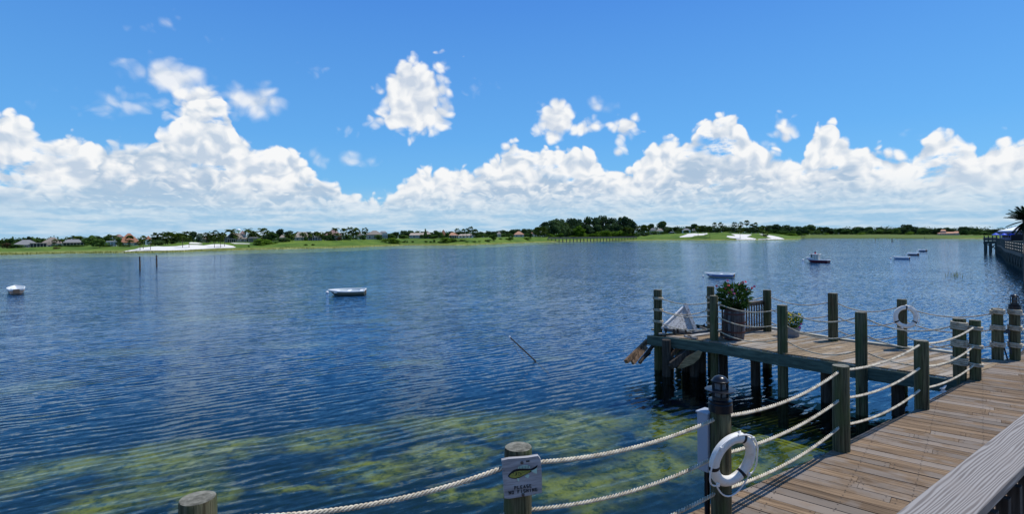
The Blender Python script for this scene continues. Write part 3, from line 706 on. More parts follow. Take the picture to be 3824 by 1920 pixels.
def villa():
    g = ground(3540, 8); k = g.y / FPX * math.cos(math.atan2(g.x, g.y)); g.z = at_d(3540, 880, g.y).z
    o = thing('villa', 'long pink villa with salmon tile roofs and a low tower under the right treeline', 'house', g, -math.atan2(g.x, g.y))
    def blk(a, b, yt, ye, name, y=0.0, D=9.0):
        xa, xb = (a - 3540) * k, (b - 3540) * k; e = at_d(3540, ye, g.y).z - g.z; tp = at_d(3540, yt, g.y).z - g.z
        MB().box(((xa + xb) / 2, y + D / 2, e / 2 - 0.5), ((xb - xa) * .95, D * .95, e + 1)).ob('wall', WALLM['pink'], o)
        c, hx = (xa + xb) / 2, (xb - xa) / 2
        MB().add([(xa, y, e), (xb, y, e), (xb, y + D, e), (xa, y + D, e), (c - hx * .6, y + D / 2, tp), (c + hx * .6, y + D / 2, tp)], [(0, 1, 5, 4), (1, 2, 5), (2, 3, 4, 5), (3, 0, 4), (3, 2, 1, 0)]).ob('roof', ROOFM['orange'], o)
        n = max(1, int((b - a) / 9))
        for i in range(n):
            w = MB().box((xa + (xb - xa) * (i + .5) / n, y + D * .025 - .03, e * .55), (0.9, .08, min(1.4, e * .5))).ob('window', WHITE, o)
            MB().box((xa + (xb - xa) * (i + .5) / n, y + D * .025 - .075, e * .55), (0.72, .03, min(1.2, e * .43))).ob('pane', GLASS, w)
    blk(3498, 3584, 866, 871.5, 'main', 2.0); blk(3511, 3534, 857, 862, 'tower', 4.0, 6.0); blk(3560, 3583, 864, 871, 'wing', 0.0, 6.0)
villa()
# ------------------------------------------------------------------ water tower
def water_tower():
    g = ground(891.5, 620); c = at_d(891.5, 860.5, g.y); r = 7.2 / FPX * g.y
    o = thing('water_tower', 'white water tower with a bulb tank far behind the brown roofed house', 'water tower', (g.x, g.y, g.z))
    H = c.z - g.z
    MB().lathe([(r * .12 if i == 0 else r * 1.02 * math.sin(math.pi * (i + .6) / 10.6), H - r * .95 * math.cos(math.pi * (i + .6) / 10.6)) for i in range(11)], 20).ob('tank', WHITE, o)
    MB().lathe([(r * .45, 0), (r * .24, r * .8), (r * .2, H * .6), (r * .22, H - r * 1.1), (r * .42, H - r * .82)], 14).ob('stem', WHITE, o)
water_tower()
# ------------------------------------------------------------------ trees, palms and bushes of the far shore
SEG = {'long treeline across the lake': [(3120, 'dark round tree in the treeline over the tugboat'), (3300, 'dark round tree in the treeline left of the lone far pole'), (3420, 'dark round tree in the treeline right of the far pole'), (3502, 'dark round tree just left of the pink villa'), (3600, 'dark round tree behind the pink villa'), (9999, 'dark round tree between the pink villa and the restaurant')],
       'front trees of the long treeline': [(3100, 'smaller front tree in the treeline over the tugboat'), (3300, 'smaller front tree left of the lone far pole'), (3500, 'smaller front tree right of the lone far pole'), (9999, 'smaller front tree right of the pink villa')],
       'tree belt left of the wood': [(1700, 'dark belt tree behind the long tan house'), (1860, 'dark belt tree behind the tall palms of the white house'), (9999, 'dark belt tree just left of the wood')]}
ORD = ['leftmost of its group'] + [w + ' from the left' for w in 'second third fourth fifth sixth seventh eighth ninth tenth eleventh twelfth thirteenth fourteenth'.split()]
def trees(kind, lst, label, group, extra, width=None):
    if group in SEG:
        lo = -999
        for hi, lb in SEG[group]:
            trees(kind, [q for q in lst if lo <= q[0] < hi], lb, group + ' ', extra, width); lo = hi
        return
    order = {k: n for n, k in enumerate(sorted((i for i, q in enumerate(lst) if len(q) < 4), key=lambda i: lst[i][0]))}
    for i, q in enumerate(lst):
        px, yt = q[0], q[1]; w = q[2] if len(q) > 2 else width
        lab = q[3] if len(q) > 3 else label
        g = group if lab == label else None
        if lab == label and 1 < len(order) <= 14: lab = label + ', ' + ORD[order[i]]
        tree(px, yt, extra, kind, w, lab, g.strip() if g else None)
trees('mid', [(8, 892, 30), (45, 886, 34), (72, 889, 30), (95, 884, 30), (125, 883, 40), (145, 884, 34), (163, 887, 30), (28, 889, 26)], 'dark tree standing behind the leftmost roofs on the far shore', 'trees behind the leftmost roofs', 55)
tree(108, 879, 50, 'oak', 30, 'lumpy tall dark tree behind the wide grey roof')
tree(28, 905, 2, 'bush_red', 46, 'reddish grey bush at the far left end of the lawn'); tree(64, 911, 1, 'bush_mid', 52, 'low dark green bush in front of the wide grey roof')
tree(203, 893, 2, 'fan', 20, 'short dark palm in front of the brown hip roof'); tree(225, 891, 2, 'feather', 26, 'light green feather palm in front of the brown hip roof')
trees('feather', [(262, 883, 30), (285, 878, 34), (300, 882, 28), (425, 876, 30), (440, 883, 26)], 'feather palm rising behind the columned porch house', 'palms behind the columned porch', 16)
tree(343, 876, 6, 'mid', 50, 'broad green tree right of the columned porch house'); tree(372, 889, -8, 'mid', 62, 'spreading dark tree on the lawn left of the white enclosure')
tree(368, 879, 14, 'oak', 50, 'dark tree behind the spreading lawn tree'); tree(402, 873, 18, 'mid', 50, 'tall tree behind the white screen enclosure'); tree(322, 886, 10, 'mid', 30, 'small tree beside the columned porch house')
tree(446, 885, 3, 'mid', 22, 'small dark tree at the corner of the steep terracotta roof'); tree(484, 880, -4, 'fan', 32, 'round headed palm before the steep terracotta roof')
trees('bush_mid', [(383, 921, 30), (405, 919, 34), (450, 915, 16), (462, 916, 14), (480, 914, 30), (215, 919, 40), (260, 918, 60), (300, 918, 40)], 'clipped dark hedge bush along the house fronts', 'hedge bushes along the house fronts', 0)
tree(213, 927, 0, 'bush_red', 26, 'brown flower bed bush in the middle of the left lawn', base=930)
PALMS = 'fan palm in the dense palm row above the big white bunker'
trees('fan', [(578, 869, 30), (600, 871, 26), (618, 875, 28), (640, 872, 28), (655, 877, 26), (668, 873, 26), (690, 874, 28), (705, 878, 24), (590, 884, 26), (628, 886, 26), (610, 890, 24), (648, 888, 26)], PALMS, 'palms above the big bunker', 4)
trees('feather', [(625, 864, 34), (638, 863, 34), (660, 868, 32), (697, 862, 30), (675, 870, 30)], 'feather palm over the dense palm row above the big bunker', 'feather palms above the big bunker', 14)
tree(722, 861, 12, 'oak', 42, 'dark round tree right of the dense palm row'); tree(680, 868, 26, 'oak', 44, 'dark tree behind the dense palm row'); tree(588, 893, 2, 'bush_oak', 50, 'dark shrub below the left end of the palm row')
tree(742, 872, 3, 'pale', 34, 'pale feathery tree right of the dense palm row'); tree(758, 885, 2, 'bush_pale', 24, 'blue grey agave bush before the small tan roof')
for px, yt, base, w, lb in [(523, 896, 936, 24, 'leftmost palm growing out of the big white bunker'), (535, 880, 931, 26, 'second palm at the left end of the big bunker'), (562, 893, 935, 26, 'third palm at the left end of the big bunker'),
                            (682, 880, 926, 24, 'left of the two middle palms in the big bunker'), (706, 883, 926.5, 22, 'right of the two middle palms in the big bunker'),
                            (801, 882, 926, 22, 'palm on the right half of the big bunker, leftmost of three'), (824, 878, 926, 24, 'middle palm of three on the right half of the bunker'), (839, 873, 922, 22, 'rear right palm of three on the right half of the bunker')]:
    tree(px, yt, 0, 'fan', w, lb, 'palms in the big bunker', base)
trees('fan', [(770, 867, 26), (788, 865, 26), (806, 860, 26), (816, 870, 26), (832, 868, 24), (780, 876, 28), (797, 880, 26)], 'fan palm in the clump left of the brown roofed house', 'palms left of the brown roof', 3)
trees('feather', [(862, 853, 40), (874, 871, 34), (906, 884, 32), (926, 851, 34), (951, 860, 32), (980, 849, 34), (996, 858, 34), (940, 872, 30), (965, 870, 34)], 'feather palm among the houses below the water tower', 'palms below the water tower', 9)
trees('oak', [(945, 866, 44), (1008, 864, 40), (750, 868, 30), (890, 872, 36), (990, 876, 40)], 'dark tree behind the palms below the water tower', 'trees behind the tower palms', 30)
tree(972, 888, -16, 'bush_bright', 56, 'big round bright green bush left of centre on the lawn edge'); tree(1004, 892, -12, 'bush_bright', 66, 'wide bright green bush right of the big round one'); tree(1052, 888, -4, 'bush_mid', 70, 'long low bush behind the wide bright green bush')
tree(1045, 852, 20, 'oak', 52, 'large dark oak left of the tall tan roof'); tree(1076, 860, 24, 'oak', 50, 'dark oak just right of the large one by the tan roof'); tree(1022, 862, 14, 'mid', 42, 'green tree left of the large dark oak')
trees('feather', [(1075, 874, 28), (1092, 870, 30), (1130, 866, 26), (1160, 872, 26), (1178, 866, 30), (1192, 866, 30), (1202, 872, 26), (1232, 868, 24), (1228, 862, 22)], 'feather palm before the tan roofed houses', 'palms before the tan roofs', 3)
tree(1142, 871, 2, 'conifer', 18, 'narrow dark tree in front of the tall tan roof'); tree(1253, 849, 6, 'feather', 28, 'tall palm over the rose brown roof')
trees('oak', [(1110, 864, 40), (1150, 862, 38), (1185, 862, 40), (1220, 864, 36), (1400, 866, 40), (1440, 868, 40), (1475, 864, 44), (1460, 870, 40)], 'dark tree in the row behind the middle houses', 'trees behind the middle houses', 50)
for px, yt, w, lb in [(1283, 853, 30, 'leftmost tall cabbage palm by the rose brown roof'), (1308, 846, 32, 'second cabbage palm by the rose brown roof, tallest of four'), (1332, 850, 30, 'third cabbage palm, right of the tallest'), (1363, 850, 28, 'lone fourth cabbage palm before the brown roof')]:
    tree(px, yt, 1, 'fan', w, lb, 'cabbage palms by the rose brown roof')
tree(1320, 858, 6, 'fan', 26, 'half hidden cabbage palm behind the four tall ones'); tree(1256, 868, 0, 'feather', 26, 'slim palm with a clear stem before the rose brown roof')
trees('bush_mid', [(1216, 876, 28), (1238, 874, 28), (1300, 873, 34), (1352, 875, 28), (1412, 874, 34), (1240, 880, 30), (1465, 874, 30)], 'rounded dark bush at the foot of the middle houses', 'bushes before the middle houses', 1)
tree(1268, 881, 1, 'bush_red', 26, 'reddish bush left of the four cabbage palms'); tree(1452, 886, -22, 'bush_bright', 54, 'bright bush on the bank below the white lanai'); tree(1480, 893, -26, 'bush_bright', 40, 'lower bright bush beside it on the bank'); tree(1500, 876, 3, 'mid', 34, 'green tree right of the white lanai')
trees('oak', [(1512, 858, 42), (1535, 856, 40), (1556, 862, 36), (1580, 862, 36), (1612, 864, 30), (1690, 862, 40), (1720, 864, 40), (1780, 866, 40), (1800, 864, 44), (1822, 862, 42), (1845, 862, 40), (1870, 858, 44), (1890, 860, 40), (1912, 855, 46), (1935, 853, 44), (1957, 851, 44), (1980, 850, 44), (2000, 852, 40)], 'dark tree in the low belt left of the wood', 'tree belt left of the wood', 60)
trees('mid', [(1810, 872, 40), (1845, 874, 40), (1880, 872, 44), (1905, 870, 34), (1965, 870, 34), (1785, 876, 30)], 'nearer green tree before the low belt', 'green trees before the low belt', 12)
tree(1589, 850, 2, 'conifer', 18, 'slim upright conifer in front of the long tan roof'); tree(1632, 859, 3, 'mid', 44, 'round dark tree between the tan and terracotta roofs'); tree(1650, 866, 1, 'conifer', 22, 'pointed bush tree left of the terracotta roof'); tree(1670, 866, 1, 'mid', 26, 'blue green rounded tree below the terracotta roof')
trees('bush_mid', [(1600, 872, 34), (1620, 876, 36), (1510, 876, 36), (1575, 874, 20)], 'low bush along the front of the long tan roofed house', 'bushes before the long tan house', 0)
for px, yt, w, lb in [(1708, 853, 24, 'leftmost of the tall cabbage palms before the white house'), (1729, 854, 22, 'second of the tall palms before the white house'), (1743, 853, 22, 'third of the tall palms before the white house'), (1757, 845, 24, 'tallest of the palms before the white house'), (1775, 856, 26, 'rightmost bushy palm before the white house')]:
    tree(px, yt, 1, 'fan', w, lb, 'tall palms before the white house')
tree(1672, 885, -22, 'bush_bright', 62, 'broad green bush on the bank below the orange roof'); tree(1700, 890, -20, 'bush_mid', 44, 'darker bush joined to the broad green one'); tree(1728, 894, -18, 'bush_mid', 26, 'small dark bush on the bank under the tall palms')
tree(1842, 870, -20, 'mid', 34, 'dense dark tree standing alone on the bank'); tree(1822, 894, -24, 'bush_mid', 28, 'low bush at the foot of the lone bank tree'); tree(1870, 889, -14, 'bush_mid', 18, 'small round bush right of the lone bank tree'); tree(1900, 887, -18, 'bush_bright', 30, 'green bush pair on the bank, left one'); tree(1910, 882, -14, 'bush_mid', 22, 'taller dark bush beside the green pair')
trees('bush_mid', [(1510, 898, 12), (1520, 899, 10), (1540, 899, 12), (1590, 898, 16), (1620, 893, 12), (1610, 900, 14), (1745, 900, 16), (1770, 902, 18), (1790, 903, 12), (1640, 902, 14), (1505, 904, 14), (1140, 911, 16), (1170, 913, 14), (930, 921, 8)], 'small scrub bush on the bank at the water', 'scrub along the bank', -24)
tree(1964, 886, -16, 'bush_bright', 44, 'bright bush on the bank left of the wood'); tree(1982, 870, -6, 'mid', 22, 'small tree at the left foot of the wood')
OAK = 'huge dark live oak in the wood behind the long boardwalk'
trees('oak', [(2032, 824, 64), (2062, 812, 74), (2095, 806, 74), (2128, 808, 70), (2160, 806, 72), (2196, 806, 70), (2228, 806, 66), (2292, 806, 66), (2345, 806, 64), (2366, 820, 50)], OAK, 'live oaks of the wood', 34)
tree(2256, 796, 40, 'oak', 62, 'tallest oak of the wood, with a ragged top'); tree(2320, 797, 36, 'oak', 58, 'second tallest oak toward the right of the wood')
trees('oak', [(2040, 840, 54), (2075, 834, 56), (2112, 838, 60), (2150, 832, 56), (2190, 834, 60), (2230, 836, 60), (2270, 832, 60), (2310, 836, 56), (2345, 838, 50), (2210, 848, 50), (2250, 850, 50), (2130, 852, 50), (2095, 856, 46), (2290, 850, 50)], 'lower oak at the front of the wood', 'front oaks of the wood', 16)
tree(2164, 838, 5, 'bright', 50, 'bright green tree before the wood'); tree(2150, 850, 4, 'bright', 36, 'smaller bright green tree at its left side')
trees('bush_bright', [(2060, 872, 36), (2085, 870, 40), (2180, 866, 44), (2205, 872, 40), (2245, 860, 38), (2268, 858, 36), (2290, 862, 34), (2312, 858, 44), (2330, 868, 30), (2225, 870, 40), (2135, 880, 36), (2350, 872, 40), (2370, 870, 36)], 'sunlit bright bush at the foot of the wood', 'bright bushes below the wood', 3)
trees('fan', [(2008, 848, 30), (2026, 847, 32), (2016, 856, 26), (2036, 852, 24)], 'fan palm in the clump at the left foot of the wood', 'palms left of the wood', 2)
trees('fan', [(2340, 849, 26), (2358, 849, 26)], 'fan palm in the pair at the right foot of the wood', 'palms right of the wood', 2)
trees('fan', [(2385, 842, 26), (2404, 840, 26), (2419, 843, 24)], 'fan palm in the trio right of the wood', 'palm trio right of the wood', 0)
tree(2400, 874, -2, 'bush_oak', 44, 'dark low shrub under the palm trio'); tree(2470, 822, 46, 'oak', 60, 'lone dark oak right of the wood'); tree(2430, 832, 50, 'oak', 40, 'dark tree between the wood and the lone oak'); tree(2405, 836, 60, 'oak', 44, 'dark tree close to the right end of the wood')
trees('bush_mid', [(2440, 862, 40), (2470, 864, 44), (2420, 866, 30), (2530, 862, 30), (2562, 858, 26), (2590, 862, 22), (2485, 866, 30)], 'grey green bush before the roofs right of the wood', 'bushes right of the wood', 6)
trees('oak', [(2500, 845, 44), (2525, 846, 44), (2550, 848, 40), (2575, 842, 40), (2593, 833, 44), (2620, 838, 46), (2648, 844, 44)], 'dark tree in the belt behind the right bunkers', 'tree belt behind the right bunkers', 60)
for px, yt, base, w, lb in [(2607, 842, 885, 26, 'leftmost palm on the left right-hand bunker'), (2633, 842, 883, 22, 'second palm standing in the left right-hand bunker'), (2651, 844, 887, 24, 'third palm on the grass right of the left bunker'),
                            (2764, 848, 891, 26, 'palm in the middle of the star shaped bunker'), (2846, 842, 881, 24, 'palm at the top of the rightmost bunker'), (2858, 863, 892.5, 24, 'short palm on the sand spit of the rightmost bunker')]:
    tree(px, yt, 0, 'fan', w, lb.replace('left right-hand bunker', 'bunker left of the star shaped one'), 'palms at the right bunkers', base)
for px, yt, w, lb in [(2669, 831, 20, 'left of the two palms on the grassy mound'), (2692, 830, 22, 'right of the two palms on the grassy mound'), (2702, 841, 18, 'low palm leaning at the right mound palm'), (2743, 828, 22, 'left tall palm behind the star shaped bunker'), (2766, 829, 22, 'middle tall palm behind the star shaped bunker'),
                      (2789, 823, 22, 'tallest palm behind the star shaped bunker'), (2808, 837, 22, 'short broad palm right of the tallest'), (2820, 830, 22, 'last tall palm right of the star shaped bunker')]:
    tree(px, yt, 2, 'fan', w, lb, 'palms on the right mound')
trees('oak', [(2680, 848, 44), (2715, 846, 46), (2740, 848, 44), (2780, 848, 44), (2810, 846, 44), (2840, 842, 44), (2870, 838, 50), (2900, 833, 54), (2932, 834, 54), (2960, 842, 44), (2985, 839, 40), (3005, 842, 40)], 'dark oak in the belt behind the mound', 'oak belt behind the mound', 46)
trees('mid', [(2720, 862, 40), (2800, 862, 44), (2850, 858, 44), (2890, 856, 50), (2925, 858, 46), (2955, 860, 44), (2915, 862, 40), (2980, 862, 40), (2760, 862, 40)], 'nearer green tree under the oak belt', 'green trees under the oak belt', 18)
trees('bush_bright', [(2880, 870, 30), (2905, 872, 34), (2935, 872, 34), (2965, 870, 44), (2990, 872, 40)], 'bright scrub at the foot of the oak belt', 'scrub under the oak belt', 6)
RT = 'dark rounded tree in the long treeline across the lake'
trees('oak', [(3032, 836, 56), (3012, 842, 40), (3062, 846, 44), (3086, 845, 40), (3100, 848, 46), (3142, 848, 46), (3166, 850, 40), (3198, 842, 46), (3222, 848, 40), (3243, 845, 44), (3289, 846, 50), (3312, 852, 40), (3340, 850, 46), (3365, 844, 40), (3392, 834, 60), (3414, 842, 44), (3440, 846, 44), (3468, 850, 44), (3495, 850, 40), (3512, 847, 40), (3535, 845, 44), (3560, 852, 40), (3592, 843, 46), (3612, 846, 46), (3640, 850, 46), (3662, 856, 40), (3690, 858, 40), (3704, 853, 36), (3725, 854, 40), (3750, 856, 40), (3780, 852, 50), (3820, 852, 50)], RT, 'long treeline across the lake', 30)
trees('mid', [(3135, 852, 36), (3160, 856, 40), (3200, 852, 30), (3255, 856, 40), (3285, 854, 40), (3325, 856, 40), (3350, 852, 36), (3440, 854, 40), (3455, 856, 36), (3020, 856, 40), (3050, 858, 36), (3220, 862, 30), (3400, 862, 30), (3605, 856, 40), (3640, 862, 40), (3675, 864, 50), (3705, 868, 40)], 'nearer green tree at the front of the long treeline', 'front trees of the long treeline', 10)
trees('bush_bright', [(3005, 873, 30), (3090, 870, 26), (3215, 868, 34), (3395, 866, 30), (3120, 874, 20)], 'light bush at the foot of the long treeline', 'light bushes under the long treeline', 2)
# a low wood so far off that it reads as one dark band
def band():
    L = []
    for i in range(900):
        px = -700 + (i % 450) * 12.2 + rg.uniform(-6, 6); d0, dc, h = column(px); d = dc + (rg.uniform(150, 240) if i < 450 else rg.uniform(62, 100)); r = ray(px, hor(px)); s = rg.uniform(3.2, 5.5) * d / 500
        s *= 1.0 if i < 450 else 0.8; L.append((r.x / r.y * d, d, h + s * 0.55, s))
    v, q = leaf_cloud(L, 60000, 0.85)
    tag(obj('distant_woods', mesh_np('distant_woods', v, q, LEAF['oak'])), 'low dark band of woods far behind the houses', 'woods', kind='stuff')
band()
# ------------------------------------------------------------------ reeds on the bank and in the water
REED = foliage('reed_blades', (0.09, 0.11, 0.025), (0.24, 0.25, 0.08), 1.2)
def blades(name, pts, hgt, label, cat):
    v, q = [], []
    for p in pts:
        a = rg.uniform(0, 6.28); h = hgt * rg.uniform(0.5, 1.2); w = h * (0.10 if name == 'shore_reeds' else 0.035); l = rg.uniform(-.3, .3) * h
        dx, dy = math.cos(a), math.sin(a); n = len(v)
        v += [(p[0] - dx * w, p[1] - dy * w, p[2] - 0.05), (p[0] + dx * w, p[1] + dy * w, p[2] - 0.05), (p[0] + dx * w * .3 + l, p[1] + dy * w * .3, p[2] + h), (p[0] - dx * w * .3 + l, p[1] - dy * w * .3, p[2] + h)]
        q.append((n, n + 1, n + 2, n + 3))
    tag(obj(name, mesh_np(name, np.array(v), np.array(q), REED)), label, cat, kind='stuff')
P = []
for i in range(9000):
    px = rg.uniform(-100, 3800); d0, dc, h = column(px); t = abs(rg.gauss(0, 0.10)) * (0.6 + 0.8 * mnoise.noise((px * 0.02, 0, 0))); r = ray(px, hor(px)); d = d0 + t * (dc - d0)
    P.append((r.x / r.y * d, d, h * t))
blades('shore_reeds', P, 0.55, 'yellow green reeds and grass along the far waterline', 'reeds')
P = []
for i in range(70):
    c = at_z(3568 + rg.gauss(0, 20), 1031 + rg.gauss(0, 3), 0.0); P.append((c.x, c.y, 0))
blades('lake_reeds', P, 0.36, 'sparse pale reeds growing out of the open water at right', 'reeds')
# ------------------------------------------------------------------ boats and things in the lake
def stripe_mat(name, low, mid, top, z1, z2):       # hull paint in bands over the height of the hull
    def fn(t):
        x, y, z = t.xyz(ocoord(t)); f = t.noise(ocoord(t), 6.0, 4.0, 0.6)
        c = t.mix(t.step(z, z1 - .012, z1 + .012, interp='LINEAR'), low, mid); c = t.mix(t.step(z, z2 - .012, z2 + .012, interp='LINEAR'), c, top)
        return pbr(t, t.mix(1.0, c, t.mix(f, (0.8, 0.8, 0.78), (1.1, 1.1, 1.1)), 'MULTIPLY'), 0.45)
    return mat(name, fn)
def hull_pts(L, B, H, n=14, m=7, sheer=0.16, trans=0.78):  # half sections from the stern (x=0) to the bow (x=L)
    rows = []
    for i in range(n + 1):
        u = i / n; b = B / 2 * (trans + (1 - trans) * math.sin(min(1, u / 0.45) * 1.5708)) * max(0.02, 1 - max(0, (u - 0.45) / 0.55) ** 2.3)
        top = H * (1 + sheer * (max(0, u - .4) / .6) ** 2); keel = -0.14 + (H * 0.75 + .14) * max(0, (u - .72) / .28) ** 2.2
        row = []
        for j in range(-m, m + 1):
            s = j / m; a = abs(s)
            y = b * math.sin(a * 1.5708) ** 0.75 * (1 if s >= 0 else -1); z = keel + (top - keel) * a ** 2.0
            row.append(Vector((L * u * 0.93 + 0.07 * L * (a ** 1.5) * max(0, (u - .55) / .45) ** 2, y, z)))
        rows.append(row)
    return rows
def hull_mesh(o, rows, mo, mi, name='hull', thick=0.03):
    n, k = len(rows), len(rows[0]); b = MB()
    b.add([p for r in rows for p in r], [(i * k + j, (i + 1) * k + j, (i + 1) * k + j + 1, i * k + j + 1) for i in range(n - 1) for j in range(k - 1)], True)
    b.add(rows[0], [tuple(range(k))[::-1]])
    h = b.ob(name, mo, o)
    c = MB(); ins = [[Vector((p.x * 0.985 + 0.02, p.y * (1 - thick * 2.2), p.z + (0.05 if abs(j - (k - 1) / 2) < (k - 1) / 2 else 0.0))) for j, p in enumerate(r)] for r in rows]
    c.add([p for r in ins for p in r], [(i * k + j, i * k + j + 1, (i + 1) * k + j + 1, (i + 1) * k + j) for i in range(n - 1) for j in range(k - 1)], True)
    c.add(ins[0], [tuple(range(k))])
    c.ob('inner_hull', mi, o)
    return h
BUOYW = plain('buoy_white', (0.80, 0.78, 0.74), 0.5, 0.05)
def buoy(px, py, r, label):
    c = at_z(px, py, 0.0)
    o = thing('mooring_buoy', label, 'buoy', c, 0, 'mooring buoys on the lake')
    MB().sphere((0, 0, r * 0.45), r, 14, 10).ob('ball', BUOYW, o)
    MB().lathe([(r * 0.985, r * 0.36), (r * 1.02, r * 0.44), (r * 0.985, r * 0.52)], 14, cap=(False, False)).ob('band', plain('buoy_band', (0.05, 0.12, 0.35), 0.5), o)
    MB().tube([(r * .12 * math.cos(a), 0, r * 1.45 + r * .14 * math.sin(a)) for a in [i * math.pi / 5 for i in range(11)]], r * .05, 5).ob('eye', plain('steel', (0.4, 0.4, 0.42), 0.35, metal=0.8), o)
def moored(pxb, pxs, pys, yaw):      # bow and stern on the water: stern pixel, bow column, turn away from us
    st = at_z(pxs, pys); a = math.atan2(st.x, st.y); d = Vector((-math.cos(a) * math.cos(yaw) + math.sin(a) * math.sin(yaw), math.sin(a) * math.cos(yaw) + math.cos(a) * math.sin(yaw), 0))
    lo, hi = 0.2, 12.0
    for _ in range(40):
        L = (lo + hi) / 2
        if proj(st + d * L)[0] > pxb: lo = L
        else: hi = L
    return st + d * L, st
def dinghy(pxb, yaw, pxs, pys, B, H, label, low, mid, zb, white_top=0.16, group='white rowing dinghies moored on the lake'):
    bow, st = (at_z(58, 1085), at_z(62, 1099)) if yaw is None else moored(pxb, pxs, pys, R(yaw)); d = bow - st; L = d.length
    o = thing('rowing_dinghy', label, 'boat', st, math.atan2(d.y, d.x), group)
    o.rotation_euler.x = R(-3.5 if yaw is not None else -2)
    rows = hull_pts(L, B, H, sheer=0.14 if yaw is not None else 0.08)
    hull_mesh(o, rows, stripe_mat('hull_%d' % int(zb * 1000 + L * 100), low, mid, (0.82, 0.82, 0.80), zb, H - white_top), WHITE)
    g = MB()
    for sg in (0, -1):
        g.tube([r[sg] + Vector((0, 0, 0.01)) for r in rows], 0.028, 6)
    g.tube([rows[0][0] + Vector((0, 0, .01)), rows[0][-1] + Vector((0, 0, .01))], 0.026, 6)
    g.ob('gunwale', WHITE, o)
    for u in (0.12, 0.45, 0.76):
        i = int(u * (len(rows) - 1)); w = abs(rows[i][0].y) * 1.86
        MB().box((L * u, 0, H * 0.70), (0.24, w, 0.035)).ob('thwart', WHITE, o)
    MB().box((-0.03, 0, H * .55), (0.05, B * 0.34, H * 0.75)).ob('transom_pad', plain('transom_wood', (0.13, 0.09, 0.06), 0.8), o)
    return o
GRN = (0.14, 0.165, 0.12)
dinghy(1226, 9, 1364, 1098.5, 1.5, 0.32, 'white topped dinghy with a grubby green hull, alone in mid lake', (0.03, 0.035, 0.025), (0.11, 0.12, 0.09), 0.05, 0.06)
dinghy(58, None, 62, 1099, 1.12, 0.40, 'small white dinghy seen from its brown stern at far left', (0.10, 0.075, 0.055), (0.26, 0.20, 0.16), 0.04, 0.10)
dinghy(2632, 10, 2741, 1037, 1.5, 0.36, 'white dinghy with a blue band, off the end of the pier', (0.35, 0.36, 0.30), (0.04, 0.09, 0.30), 0.15, 0.07)
dinghy(3331, 12, 3396, 968.5, 1.5, 0.36, 'pale blue sided dinghy nearest the tugboat on its right', (0.16, 0.24, 0.38), (0.26, 0.38, 0.55), 0.08, 0.10)
dinghy(3387, 25, 3428, 954, 1.5, 0.42, 'white dinghy with a dark maroon hull, between two others', (0.07, 0.035, 0.05), (0.30, 0.30, 0.36), 0.18, 0.14)
dinghy(3430, 25, 3459, 940, 1.5, 0.42, 'small navy hulled dinghy, farthest of the three at right', (0.03, 0.04, 0.08), (0.10, 0.13, 0.24), 0.15, 0.14)
buoy(1222, 1095, 0.11, 'white mooring buoy at the bow of the grubby green dinghy'); buoy(2626, 1034, 0.10, 'white mooring buoy at the bow of the dinghy off the pier end')
buoy(3326, 967, 0.14, 'white mooring buoy beside the pale blue dinghy'); buoy(3425, 938, 0.13, 'white mooring buoy beside the farthest small dinghy'); buoy(2999, 973, 0.16, 'white mooring buoy off the bow of the tugboat'); buoy(3384, 952.5, 0.10, 'dark wet mooring buoy beside the maroon dinghy')
